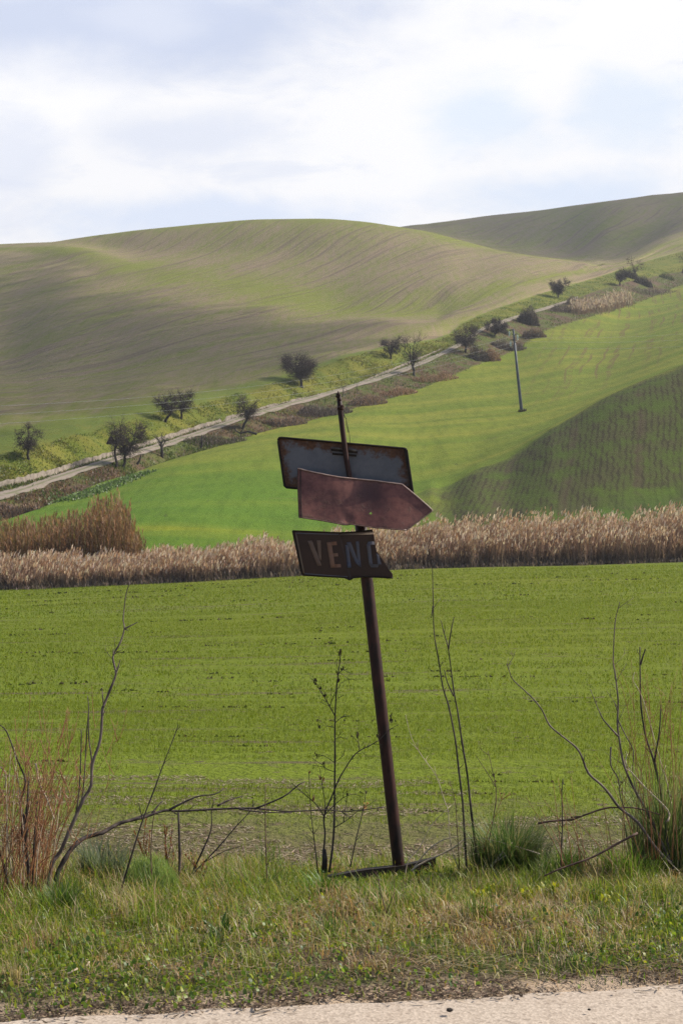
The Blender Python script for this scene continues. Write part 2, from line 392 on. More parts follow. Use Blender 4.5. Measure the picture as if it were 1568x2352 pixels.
    # steep near face of the spur: thin crop, brown soil rows, shade put into darker colours
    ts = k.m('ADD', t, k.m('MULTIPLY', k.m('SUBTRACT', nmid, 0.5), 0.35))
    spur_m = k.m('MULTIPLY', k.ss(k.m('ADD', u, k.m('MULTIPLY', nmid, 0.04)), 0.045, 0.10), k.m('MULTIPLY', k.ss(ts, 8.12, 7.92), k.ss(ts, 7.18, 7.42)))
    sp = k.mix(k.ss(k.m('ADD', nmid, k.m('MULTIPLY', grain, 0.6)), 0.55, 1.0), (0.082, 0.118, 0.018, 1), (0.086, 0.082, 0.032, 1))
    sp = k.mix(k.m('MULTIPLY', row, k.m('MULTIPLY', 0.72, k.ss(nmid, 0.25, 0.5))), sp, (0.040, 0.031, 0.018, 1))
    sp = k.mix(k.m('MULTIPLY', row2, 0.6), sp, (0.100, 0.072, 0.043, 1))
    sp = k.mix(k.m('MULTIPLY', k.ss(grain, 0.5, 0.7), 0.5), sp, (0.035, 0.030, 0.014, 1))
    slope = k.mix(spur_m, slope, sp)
    # ---- brown hill: ploughed soil under a thin green flush
    bendn = k.m('MULTIPLY', k.m('SUBTRACT', k.noise(p, 0.006, 2), 0.5), 40.0)
    qa = k.m('ADD', k.m('SUBTRACT', k.m('MULTIPLY', x, 0.91), k.m('MULTIPLY', y, 0.415)), bendn); ql = k.m('ADD', k.m('MULTIPLY', x, 0.415), k.m('MULTIPLY', y, 0.91))
    fur = k.noise(k.vec(k.m('MULTIPLY', qa, 0.42), k.m('MULTIPLY', ql, 0.010), 0.0), 1.0, 4, 0.7)
    fur2 = k.noise(k.vec(k.m('MULTIPLY', qa, 0.085), k.m('MULTIPLY', ql, 0.004), 7.0), 1.0, 4, 0.6)
    speck = k.noise(k.vec(k.m('MULTIPLY', x, 0.75), k.m('MULTIPLY', y, 0.06), 0.0), 1.0, 5, 0.8)
    patch = k.noise(k.vec(k.m('MULTIPLY', x, 0.03), k.m('MULTIPLY', y, 0.008), 3.0), 1.0, 4, 0.6)
    dirt = k.mix(fur2, (0.235, 0.170, 0.108, 1), (0.335, 0.250, 0.165, 1))
    flush = k.mix(nmid, (0.150, 0.170, 0.028, 1), (0.215, 0.225, 0.042, 1))
    g = k.m('ADD', k.m('MULTIPLY', k.m('SUBTRACT', fur, 0.5), 1.7), k.m('MULTIPLY', k.m('SUBTRACT', speck, 0.5), 2.2))
    g = k.m('ADD', g, k.m('ADD', k.m('MULTIPLY', k.m('SUBTRACT', fur2, 0.5), 1.6), k.m('MULTIPLY', k.m('SUBTRACT', patch, 0.5), 1.2)))
    # moister ground along the crease and the shoulder is greener; so is the strip above the bank
    cr = k.m('SUBTRACT', 1.0, k.m('MULTIPLY', k.m('ABSOLUTE', k.m('SUBTRACT', t, 18.9)), 1.4))
    cr = k.m('MAXIMUM', cr, 0.0)
    fo = k.ss(k.m('ADD', t, k.m('MULTIPLY', k.m('SUBTRACT', nmid, 0.5), 0.06)), 16.15, 16.02); sk = k.m('MULTIPLY', k.ss(t, 20.55, 20.95), k.ss(t, 21.4, 21.0)); 
    g = k.m('ADD', g, k.m('ADD', k.m('MULTIPLY', cr, 0.62), k.m('ADD', k.m('MULTIPLY', fo, 0.9), k.m('MULTIPLY', sk, 0.5))))
    hill = k.mix(k.ss(g, -0.62, 0.70), dirt, flush)
    hill = k.mix(k.m('MULTIPLY', k.ss(fur, 0.50, 0.36), 0.55), hill, (0.110, 0.085, 0.050, 1))
    hill = k.mix(k.m('MULTIPLY', k.ss(speck, 0.60, 0.72), 0.45), hill, (0.085, 0.075, 0.038, 1))
    hill = k.mix(k.m('MULTIPLY', fo, 0.45), hill, (0.085, 0.165, 0.030, 1))
    # ---- bank and ditch
    bank = k.mix(k.ss(nmid, 0.35, 0.65), (0.125, 0.150, 0.020, 1), (0.190, 0.180, 0.030, 1))
    bank = k.mix(k.ss(nfine, 0.5, 0.75), bank, (0.050, 0.075, 0.014, 1))
    ditch = k.mix(k.ss(nmid, 0.4, 0.6), (0.125, 0.080, 0.050, 1), (0.095, 0.115, 0.025, 1))
    ditch = k.mix(k.ss(nfine, 0.5, 0.7), ditch, (0.045, 0.035, 0.025, 1))
    reedg = k.mix(nfine, (0.05, 0.038, 0.025, 1), (0.12, 0.09, 0.06, 1))
    verge = k.mix(k.ss(nfine, 0.35, 0.7), k.mix(nvf, (0.05, 0.035, 0.02, 1), (0.16, 0.115, 0.07, 1)), (0.055, 0.075, 0.014, 1))
    edge = k.mix(nvf, (0.26, 0.19, 0.13, 1), (0.46, 0.35, 0.25, 1))
    tj = k.m('ADD', t, k.m('MULTIPLY', k.m('SUBTRACT', nfine, 0.5), 0.35))
    c = k.mix(k.ss(tj, 1.10, 1.30), edge, verge)
    c = k.mix(k.ss(tj, 2.75, 3.05), c, field)
    c = k.mix(k.ss(tj, 5.96, 6.02), c, reedg)
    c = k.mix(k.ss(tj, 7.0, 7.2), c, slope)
    c = k.mix(k.ss(tj, 11.95, 12.05), c, ditch)
    c = k.mix(k.ss(tj, 13.1, 13.9), c, bank)
    c = k.mix(k.ss(tj, 15.95, 16.08), c, hill)
    hb = k.m('ADD', k.m('MULTIPLY', nfine, 0.5), k.m('MULTIPLY', nvf, 0.25))
    nb = bump(k, hb, 0.8, 0.25)
    nf = k.n('ShaderNodeBump', ins={'Strength': 0.8, 'Distance': 0.05, 'Height': nvf, 'Normal': nb})
    fb = k.n('ShaderNodeBump', ins={'Strength': 1.0, 'Distance': 0.5, 'Height': k.m('MULTIPLY', fur, k.ss(t, 16.1, 16.6)), 'Normal': nf.outputs[0]})
    b = k.n('ShaderNodeBsdfPrincipled', ins={'Base Color': c, 'Roughness': 0.95, 'Specular IOR Level': 0.12, 'Normal': fb.outputs[0]})
    finish(k, b.outputs[0]); return m

def road_mat():
    m, k = new_mat('pale_aggregate_road')
    p = k.pos()
    v = k.n('ShaderNodeTexVoronoi', ins={'Scale': 95.0}); k.set(v.inputs['Vector'], p)
    v2 = k.n('ShaderNodeTexVoronoi', ins={'Scale': 62.0}); k.set(v2.inputs['Vector'], p)
    n = k.noise(p, 2.2, 5, 0.6)
    _, _, _ = k.xyz(p)
    cc = k.n('ShaderNodeSeparateColor'); k.set(cc.inputs[0], v.outputs['Color'])
    c = k.mix(cc.outputs[0], (0.36, 0.29, 0.225, 1), (0.55, 0.455, 0.365, 1))
    cc2 = k.n('ShaderNodeSeparateColor'); k.set(cc2.inputs[0], v2.outputs['Color'])
    c = k.mix(k.m('MULTIPLY', k.ss(cc2.outputs[1], 0.90, 0.93), 0.40), c, (0.16, 0.12, 0.095, 1))
    c = k.mix(k.m('MULTIPLY', k.ss(n, 0.4, 0.7), 0.22), c, (0.40, 0.30, 0.22, 1))
    b = k.n('ShaderNodeBsdfPrincipled', ins={'Base Color': c, 'Roughness': 0.85, 'Specular IOR Level': 0.25, 'Normal': bump(k, v.outputs['Distance'], 0.35, 0.004)})
    finish(k, b.outputs[0]); return m
def lane_mat():
    m, k = new_mat('pale_dirt_lane')
    p = k.pos(); n = k.noise(p, 0.6, 5, 0.65); n2 = k.noise(p, 4.0, 4)
    c = k.mix(n2, (0.20, 0.155, 0.12, 1), (0.31, 0.25, 0.20, 1))
    ac = k.m('ABSOLUTE', k.m('SUBTRACT', k.attr('across'), 0.5))
    gm = k.m('MAXIMUM', k.ss(n, 0.52, 0.68), k.m('MULTIPLY', k.m('MAXIMUM', k.ss(ac, 0.16, 0.05), k.ss(ac, 0.40, 0.5)), k.ss(n, 0.36, 0.50)))
    c = k.mix(k.m('MULTIPLY', gm, 0.85), c, (0.125, 0.130, 0.045, 1))
    b = k.n('ShaderNodeBsdfPrincipled', ins={'Base Color': c, 'Roughness': 0.95, 'Normal': bump(k, n2, 0.4, 0.05)})
    finish(k, b.outputs[0]); return m
def rust_mat(name, base, base2, rust, rust2, edge_w, streak=0.0, spots=0.5, rough=0.55, metal=0.0, cover=0.5, spec=0.4, stain=False):
    """painted sheet steel with rust creeping in from its edges (attribute 'edge': metres from the rim)"""
    m, k = new_mat(name)
    p = k.n('ShaderNodeTexCoord').outputs['Object']; e = k.attr('edge')
    n = k.noise(p, 14.0, 8, 0.68); n2 = k.noise(p, 55.0, 6, 0.7); n3 = k.noise(p, 4.0, 4, 0.6)
    mp = k.n('ShaderNodeMapping', ins={'Scale': (26, 26, 2.0)}); k.set(mp.inputs[0], p)
    sn = k.noise(mp.outputs[0], 1.0, 4, 0.6)
    a = k.m('SUBTRACT', 1.0, k.m('DIVIDE', e, edge_w))
    a = k.m('ADD', a, k.m('MULTIPLY', k.m('SUBTRACT', n, 0.5), 3.0))
    r = k.ss(a, 0.1, 0.75)
    sp = k.ss(k.m('ADD', n, k.m('MULTIPLY', n2, 0.5)), 1.02-0.25*spots, 1.08-0.2*spots)
    r = k.m('MAXIMUM', r, k.m('MULTIPLY', sp, 0.9))
    r = k.m('MAXIMUM', r, k.m('MULTIPLY', k.ss(sn, 0.58, 0.75), streak))
    bc = k.mix(k.ss(k.m('ADD', k.m('MULTIPLY', n3, 0.55), k.m('MULTIPLY', k.noise(p, 24.0, 5, 0.7), 0.45)), 0.40, 0.62), base, base2)
    bc = k.mix(k.m('MULTIPLY', n2, 0.4), bc, k.mix(1.0, bc, (0.55, 0.5, 0.48, 1), 'MULTIPLY'))
    rc = k.mix(k.ss(n2, 0.3, 0.7), rust, rust2)
    c = k.mix(r, bc, rc)
    if stain: c = k.mix(k.ss(k.m('ADD', k.attr('stain'), k.m('MULTIPLY', k.m('SUBTRACT', n, 0.5), 1.0)), 0.1, 1.3), c, (0.070, 0.025, 0.019, 1))
    b = k.n('ShaderNodeBsdfPrincipled', ins={'Base Color': c, 'Roughness': k.m('ADD', rough, k.m('MULTIPLY', r, 0.25)), 'Metallic': metal, 'Specular IOR Level': spec,
            'Normal': bump(k, k.m('ADD', n2, k.m('MULTIPLY', r, 0.6)), 0.35, 0.003)})
    finish(k, b.outputs[0]); return m

M = {}
M['land'] = ground_mat(); M['road'] = road_mat(); M['lane'] = lane_mat()
M['grass'] = leaf_mat('grass_blades', 0.5, 0.42, 0.35)
M['crop'] = leaf_mat('young_wheat', 0.5, 0.5, 0.2)
M['reed'] = leaf_mat('dry_reed', 0.45, 0.7, 0.2)
M['brush'] = leaf_mat('brush_twigs', 0.30, 0.85, 0.15)
M['bark'] = plain('dark_bark', (0.022, 0.017, 0.014, 1), (0.060, 0.048, 0.040, 1), 6, 0.9, bd=0.02, stretch=(3, 3, .6))
M['twig'] = plain('grey_brown_twigs', (0.046, 0.032, 0.030, 1), (0.092, 0.066, 0.060, 1), 1.5, 0.9)
M['twig_red'] = plain('reddish_twigs', (0.085, 0.050, 0.042, 1), (0.125, 0.085, 0.07, 1), 1.5, 0.9)
M['dead'] = plain('dead_dark_stem', (0.022, 0.016, 0.015, 1), (0.085, 0.062, 0.054, 1), 22, 0.75, bd=0.003, stretch=(1, 1, .3))
M['greystem'] = plain('weathered_grey_stem', (0.07, 0.05, 0.045, 1), (0.19, 0.145, 0.125, 1), 18, 0.7, bd=0.003, stretch=(1, 1, .3))
M['redstem'] = plain('orange_red_stem', (0.22, 0.080, 0.034, 1), (0.36, 0.17, 0.075, 1), 14, 0.6, bd=0.002)
M['brownstem'] = plain('brown_stem', (0.065, 0.035, 0.026, 1), (0.15, 0.085, 0.06, 1), 20, 0.7, bd=0.002)
M['straw'] = plain('bleached_straw', (0.34, 0.26, 0.18, 1), (0.55, 0.44, 0.33, 1), 12, 0.6, bd=0.002)
M['stone'] = plain('pale_concrete_wall', (0.17, 0.14, 0.115, 1), (0.34, 0.285, 0.235, 1), 1.6, 0.9, bd=0.06)
M['pole_steel'] = plain('galvanised_pole', (0.060, 0.068, 0.082, 1), (0.095, 0.105, 0.12, 1), 1.2, 0.5, metal=0.3, bd=0.003)
M['arm'] = plain('dark_arm', (0.030, 0.026, 0.026, 1), (0.055, 0.048, 0.045, 1), 3, 0.6, bd=0.003)
M['glassy'] = plain('pale_glass_insulator', (0.55, 0.68, 0.66, 1), (0.72, 0.82, 0.80, 1), 4, 0.2, bst=0.0, spec=0.6)
M['cable'] = plain('bare_cable', (0.22, 0.22, 0.22, 1), (0.30, 0.30, 0.30, 1), 2, 0.45, bst=0.0)
M['rustpole'] = plain('brown_rusty_tube', (0.012, 0.006, 0.005, 1), (0.050, 0.015, 0.011, 1), 16, 0.6, metal=0.0, bd=0.003, stretch=(1, 1, .35), spec=0.3)
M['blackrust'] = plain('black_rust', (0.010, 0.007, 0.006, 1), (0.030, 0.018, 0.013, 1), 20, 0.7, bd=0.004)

# ------------------------------------------------------------------ ground sheet
def build_ground():
    n, r = GD.shape
    V = np.stack([GX, GD, GZ], -1).reshape(-1, 3)
    idx = np.arange(n*r).reshape(n, r)
    q = np.stack([idx[:-1, :-1], idx[1:, :-1], idx[1:, 1:], idx[:-1, 1:]], -1).reshape(-1, 4)
    T = np.broadcast_to(tt, (n, r)).ravel(); U = np.broadcast_to(((PXG-CX)/F)[:, None], (n, r)).ravel()
    b = len(V)
    V = np.vstack([V, [(-700, -500, -.05), (700, -500, -.05), (700, 4.02, -.05), (-700, 4.02, -.05)]])
    q = np.vstack([q, [(b, b+1, b+2, b+3)]])
    T = np.concatenate([T, [3.5]*4]); U = np.concatenate([U, [0]*4])
    me = np_mesh('ground', V, q, None, mats=(M['land'],), attrs={'t': T, 'u': U}, smooth=True)
    tag(link('ground', me), kind='structure')
build_ground()

def ribbon(name, near, far, mat, lift, x0, x1, step, wob=0.0):
    xs = np.arange(x0, x1, step); V = []
    for px in xs:
        d, z = knots(px); u = (px-CX)/F
        for j, s in enumerate(np.linspace(0, 1, 7)):
            dd = d[near]*(1-s)+d[far]*s + (wob*(vnoise(px*.06, 3.+9*j)-.5) if s in (0., 1.) else 0)
            V.append((u*dd, dd, h1(u*dd, dd)+lift))
    n = len(xs); idx = np.arange(n*7).reshape(n, 7)
    q = np.stack([idx[:-1, :-1], idx[1:, :-1], idx[1:, 1:], idx[:-1, 1:]], -1).reshape(-1, 4)
    me = np_mesh(name, V, q, None, mats=(mat,), smooth=True, attrs={'across': np.tile(np.linspace(0, 1, 7), n)})
    return tag(link(name, me), kind='structure')
ribbon('lane', 13, 14, M['lane'], 0.12, -900, 1330, 6, 1.2)

def build_road():
    me = bpy.data.meshes.new('road')
    V = []; Fc = []
    n = 600
    for i in range(n+1):
        x = -24 + 48*i/n
        e = 5.95 + 0.20*x + (0.10*(fnoise([x*2.1], [4.])[0]-.5) + 0.05*(fnoise([x*9.], [9.])[0]-.5))
        V += [(x, e+.02, -0.035), (x, e-.02, 0.0), (x, e-3.2, 0.03), (x, e-9.5, 0.0)]
    for i in range(n):
        for j in range(3): Fc.append((i*4+j+1, i*4+j+5, i*4+j+4, i*4+j))
    me.from_pydata(V, [], [f[::-1] for f in Fc]); me.materials.append(M['road']); me.update()
    tag(link('road', me), kind='structure')
build_road()

# ------------------------------------------------------------------ blades (grass, crop, reeds) in numpy
def blades(P0, h, w, az, lean, col, tipcol=None, face=None, curve=0.5, flat=False):
    """tapered bent blades; returns verts (n*5,3), quads, tris, colours"""
    n = len(P0)
    h = np.broadcast_to(h, n); w = np.broadcast_to(w, n); lean = np.broadcast_to(lean, n)
    face = az + np.pi/2 if face is None else face
    sx = np.stack([np.cos(face), np.sin(face), np.zeros(n)], -1)*(w/2)[:, None]
    dx = np.stack([np.cos(az), np.sin(az), np.zeros(n)], -1)
    up = np.array((0, 0, 1.))
    mid = P0 + dx*(h*lean*curve*.5)[:, None] + up*(h*np.sqrt(np.maximum(0.05, 1-lean**2*.25))*.55)[:, None]
    tip = P0 + dx*(h*lean)[:, None] + up*(h*np.sqrt(np.maximum(0.04, 1-np.minimum(lean, .98)**2)))[:, None]
    if flat:
        mid = P0 + dx*(h*.5)[:, None] + up*(h*.10*rng.random(n))[:, None]; tip = P0 + dx*h[:, None] + up*(h*.22*(rng.random(n)-.2))[:, None]
    V = np.stack([P0-sx, P0+sx, mid+sx*.85, mid-sx*.85, tip], 1).reshape(-1, 3)
    b = np.arange(n)*5
    q = np.stack([b, b+1, b+2, b+3], -1); t = np.stack([b+3, b+2, b+4], -1)
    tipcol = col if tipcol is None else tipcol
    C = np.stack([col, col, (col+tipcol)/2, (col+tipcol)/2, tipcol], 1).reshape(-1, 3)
    return V, q, t, C
class Stuff:
    def __init__(s): s.V = []; s.q = []; s.t = []; s.C = []; s.n = 0
    def add(s, V, q, t, C):
        s.V.append(V); s.C.append(C)
        if q is not None: s.q.append(q+s.n)
        if t is not None: s.t.append(t+s.n)
        s.n += len(V)
    def build(s, name, mat, parent=None):
        off = np.array(parent_world(parent)) if parent is not None else 0
        me = np_mesh(name, np.vstack(s.V)-off, np.vstack(s.q) if s.q else None, np.vstack(s.t) if s.t else None, np.clip(np.vstack(s.C), 0, 1), (mat,))
        return link(name, me, parent)
def pick(cols, n, jit=0.18):
    cols = np.array(cols); c = cols[rng.integers(0, len(cols), n)]
    return c*(1+(rng.random((n, 1))-.5)*2*jit)*(1+(rng.random((n, 3))-.5)*.12)
def field_pts(n, d0, d1, margin, power=1.0):
    """random plan points in the wedge seen by the camera (plus a margin), uniform in area"""
    d = np.sqrt(rng.random(n)*(d1**2-d0**2)+d0**2) if power == 1 else d0+(d1-d0)*rng.random(n)**power
    x = (rng.random(n)*2-1)*(d*0.2135+margin)
    return x, d

GREEN = [(0.20, 0.275, 0.024), (0.26, 0.32, 0.03), (0.14, 0.225, 0.024), (0.33, 0.34, 0.045)]
STRAWC = [(0.46, 0.35, 0.17), (0.60, 0.48, 0.30), (0.34, 0.22, 0.11), (0.46, 0.27, 0.10), (0.40, 0.34, 0.10)]
def build_verge():
    s = Stuff()
    edge = lambda x: 5.95+0.20*x
    N = 300000
    x = -3.4+rng.random(N)*9.0; y = 5.6+rng.random(N)**0.9*6.4
    e = y-edge(x)
    back = 11.1-0.0*x
    tall = np.clip((e-.7)/2.4, 0, 1)
    pd = np.clip(e/.9, 0, 1)*np.clip((11.0-y)/1.0, 0, 1)*(np.clip((fnoise(x*1.7, y*1.7)-.26)*3.2, .30, 1.1))
    keep = (e > .05) & (rng.random(N) < pd)
    x, y, e, tall = x[keep], y[keep], e[keep], tall[keep]; n = len(x)
    dry = .5*fnoise(x*1.1+9, y*1.3+4)+.5*fnoise(x*3.4+1, y*4.2+4, 2)
    # drier across the middle, greener at the back and close to the tarmac
    dryness = np.clip((dry-.5)*5.0+.22+.10*np.exp(-((e-2.0)/.8)**2)-.22*np.exp(-((e-3.7)/.9)**2)-.15*np.exp(-((e-.75)/.4)**2), .06, .9)
    isd = rng.random(n) < dryness
    col = np.where(isd[:, None], pick(STRAWC, n), pick(GREEN, n))
    clump = fnoise(x*3.2+3, y*3.2+8)
    h = (0.042+0.085*tall*np.clip((11.2-y)/1.5, .35, 1))*(0.35+1.1*rng.random(n)+.8*rng.random(n)**8)*(0.5+1.0*clump)
    h = np.where(isd, h*1.05, h)
    rail = np.exp(-(((x-.2)/.5)**4+((y-9.45)/.6)**4)); h = h*(1-.72*rail)
    w = 0.0025+0.0040*rng.random(n)
    az = rng.random(n)*2*np.pi; lean = np.clip(.25+.6*rng.random(n)+np.where(isd, .15, 0), 0, .97)
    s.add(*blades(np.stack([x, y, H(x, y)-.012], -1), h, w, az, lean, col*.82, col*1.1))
    for i in range(420):                                   # taller tufts standing out of the sward
        cx = -3.3+rng.random()*8.4; cy = edge(cx)+.35+rng.random()**.8*4.4
        if abs(cx-.2) < .55 and 8.9 < cy < 10.2: continue
        m = int(25+45*rng.random()); sp = .03+.05*rng.random(); X = cx+rng.normal(0, sp, m); Y = cy+rng.normal(0, sp, m); b = np.array([(0.20, 0.28, 0.026), (0.13, 0.21, 0.024), (0.30, 0.33, 0.05), (0.46, 0.36, 0.18), (0.34, 0.22, 0.11), (0.15, 0.20, 0.06), (0.10, 0.17, 0.03), (0.24, 0.31, 0.03)])[rng.integers(0, 8)]
        c = b*(.75+.5*rng.random((m, 1))); c = np.where(rng.random((m, 1)) < .2, np.array([(0.5, 0.4, 0.24)]), c)
        s.add(*blades(np.stack([X, Y, H(X, Y)-.01], -1), (.06+.13*rng.random())*(.6+.7*rng.random(m))*np.clip(.45+(cy-edge(cx))/2.5, .5, 1.2), .0028+.003*rng.random(m), rng.random(m)*6.28, .2+.7*rng.random(m), c*.8, c*1.12))
    N2 = 30000; x = -3.4+rng.random(N2)*8.5; y = 5.9+rng.random(N2)*4.9; k = (y-edge(x) > .25) & (fnoise(x*2.6+30, y*3.2+11) > .47) & (((x-.2)/.55)**4+((y-9.5)/.6)**4 > 1); x, y = x[k], y[k]; n = len(x)
    col = pick([(0.44, 0.34, 0.20), (0.62, 0.52, 0.36), (0.28, 0.19, 0.10), (0.20, 0.13, 0.075), (0.50, 0.33, 0.15)], n)          # matted dead stalks lying in the grass
    s.add(*blades(np.stack([x, y, H(x, y)+.01+.05*rng.random(n)*np.clip((y-edge(x))/2, .3, 1)], -1), .04+.13*rng.random(n), .0022+.003*rng.random(n), rng.random(n)*6.28, .9, col, flat=True))
    tag(s.build('verge_grass', M['grass']), 'mixed green and straw coloured grass on the roadside verge', 'grass', kind='stuff')
    # broad-leaved weeds near the road
    s = Stuff(); N = 42000
    x = -3.3+rng.random(N)*8.4; y = edge(x)+.05+rng.random(N)**1.1*4.3
    e = y-edge(x); pat = .55*fnoise(x*1.6+41, y*2.4+2)+.45*fnoise(x*5+1, y*6)
    keep = rng.random(N) < np.clip((pat-.44)*6, .05, 1)*np.where(e < 1.6, 1.0, .30)*np.clip(e/.35, 0.0, 1)
    x, y, e = x[keep], y[keep], e[keep]; n = len(x)
    col = pick([(0.085, 0.15, 0.018), (0.14, 0.22, 0.025), (0.20, 0.27, 0.03), (0.30, 0.32, 0.03), (0.06, 0.11, 0.02)], n)
    sz = (.007+.012*rng.random(n)**1.8); hz = H(x, y)+.01+rng.random(n)**1.5*(.03+.04*np.clip(e-.3, 0, 1))
    az = rng.random(n)*2*np.pi; lean = .55+.42*rng.random(n)
    V, q, t, C = blades(np.stack([x, y, hz], -1), sz*1.6, sz, az, lean, col, col*1.15, curve=.8)
    s.add(V, q, t, C)
    tag(s.build('verge_weeds', M['grass']), 'low broad leaved weeds spreading at the edge of the road', 'weeds', kind='stuff')
    # leaf litter and dead twigs on the bare shoulder
    s = Stuff(); N = 13000
    x = -3.3+rng.random(N)*8.4; off = rng.normal(.18, .16, N); y = edge(x)+off
    keep = (off > -.12) & (fnoise(x*2.3, y*5+60) > .40); x, y = x[keep], y[keep]; n = len(x)
    col = pick([(0.11, 0.075, 0.05), (0.19, 0.135, 0.09), (0.06, 0.04, 0.028), (0.30, 0.23, 0.16)], n)
    zz = np.maximum(H(x, y), np.where(y < edge(x), 0.004, -1)) + .002+.012*rng.random(n)
    s.add(*blades(np.stack([x, y, zz], -1), .018+.05*rng.random(n)**2, .004+.008*rng.random(n), rng.random(n)*6.28, .93+.05*rng.random(n), col, flat=True))
    tag(s.build('leaf_litter', M['reed']), 'brown leaf litter and dead grass along the road edge', 'litter', kind='stuff')
build_verge()

def build_crop():
    s = Stuff()
    # broken dark lines where the drill skipped: bare clods show
    nd_ = 84; dd = np.exp(np.log(13)+rng.random(nd_)**.8*np.log(85/13.)); dx = (rng.random(nd_)*2-1)*(dd*.2135+1.5); dl = (.25+1.1*rng.random(nd_)**2)*(dd/16)**.75; dw = (.010+.030*rng.random(nd_)**2)*(dd/14)**.9
    def dash(x, y):
        m = np.zeros(len(x), bool)
        for i in range(nd_):
            k = np.abs(x-dx[i]) < dl[i]
            if k.any():
                xx = x[k]; yy = y[k]-dd[i]+.06*(xx-dx[i])-.25*dw[i]*np.sin(xx*9+i)*3
                m[k] |= np.abs(yy) < dw[i]*(.5+1.0*vnoise(xx*5+i, xx*0+2.))*np.where(vnoise(xx*2.2+7*i, xx*0) > .45, 1, 0)
        return m
    for (n0, d0, d1, mg, hh, ww) in ((165000, 11.0, 24, 3.2, .050, .0065), (130000, 24, 52, 2, .060, .014), (90000, 52, 90, 4, .075, .030)):
        x, y = field_pts(n0, d0, d1, mg)
        a = R(4); yy = y*math.cos(a)-x*math.sin(a); xx = x*math.cos(a)+y*math.sin(a)
        cov = np.clip((0.70-fnoise(xx*.35, yy*2.4, 4))*8, 0, 1)*np.clip((.76-fnoise(xx*.14+50, yy*.9+9, 3))*6, 0, 1)
        cov *= .26+.74*np.clip((y-11.6)/4.0 + .5*(fnoise(x*.6, y*.6)-.5), 0, 1)
        keep = (rng.random(n0) < np.clip(cov, .03, 1)) & ~dash(x, y)
        if d1 > 80:
            row = np.interp(x, [-20, 20], [88, 95]); keep &= y < row-.3
        x, y = x[keep], y[keep]; n = len(x)
        col = pick([(0.158, 0.208, 0.012), (0.185, 0.230, 0.016), (0.138, 0.190, 0.011), (0.215, 0.248, 0.024)], n, .13)
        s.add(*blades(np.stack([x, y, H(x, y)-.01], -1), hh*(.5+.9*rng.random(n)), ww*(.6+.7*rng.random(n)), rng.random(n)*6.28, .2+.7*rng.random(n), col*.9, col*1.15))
    tag(s.build('young_crop', M['crop']), 'short young green wheat covering the flat field', 'crop', kind='stuff')
    s = Stuff(); V = []
    for i in range(nd_):
        m = int(90*dl[i]/(dd[i]/16)); xx = dx[i]+(rng.random(m)*2-1)*dl[i]; k = (vnoise(xx*2.2+7*i, xx*0) > .45) & (rng.random(m) < .6); xx = xx[k]
        V.append(np.stack([xx, dd[i]-.06*(xx-dx[i])+(rng.random(len(xx))-.5)*1.3*dw[i]], -1))
    V = np.vstack(V); n = len(V); c = pick([(0.085, 0.062, 0.040), (0.12, 0.088, 0.058), (0.055, 0.065, 0.018), (0.07, 0.085, 0.018)], n); sz = V[:, 1]/18
    s.add(*blades(np.stack([V[:, 0], V[:, 1], H(V[:, 0], V[:, 1])-.01], -1), (.02+.025*rng.random(n))*sz**.6, (.02+.025*rng.random(n))*sz**.8, rng.random(n)*6.28, .2+.5*rng.random(n), c, c, face=rng.normal(0, .6, n)))
    tag(s.build('soil_clods', M['brush']), 'thin broken lines of dark soil clods between the rows of wheat', 'soil', kind='stuff')
    s = Stuff(); n = 34000        # straw bits and clods on the bare near strip
    x, y = field_pts(n, 10.6, 16, 1.0)
    keep = fnoise(x*.5+7, y*1.7) > .42+(y-11)*.035; x, y = x[keep], y[keep]; n = len(x)
    col = pick([(0.42, 0.33, 0.23), (0.22, 0.15, 0.10), (0.11, 0.075, 0.05), (0.54, 0.44, 0.33)], n)
    s.add(*blades(np.stack([x, y, H(x, y)+.004], -1), .03+.07*rng.random(n), .004+.010*rng.random(n), rng.random(n)*6.28, .88+.1*rng.random(n), col, flat=True))
    tag(s.build('field_stubble', M['reed']), 'pale straw scraps on the bare soil at the near edge of the field', 'stubble', kind='stuff')
build_crop()

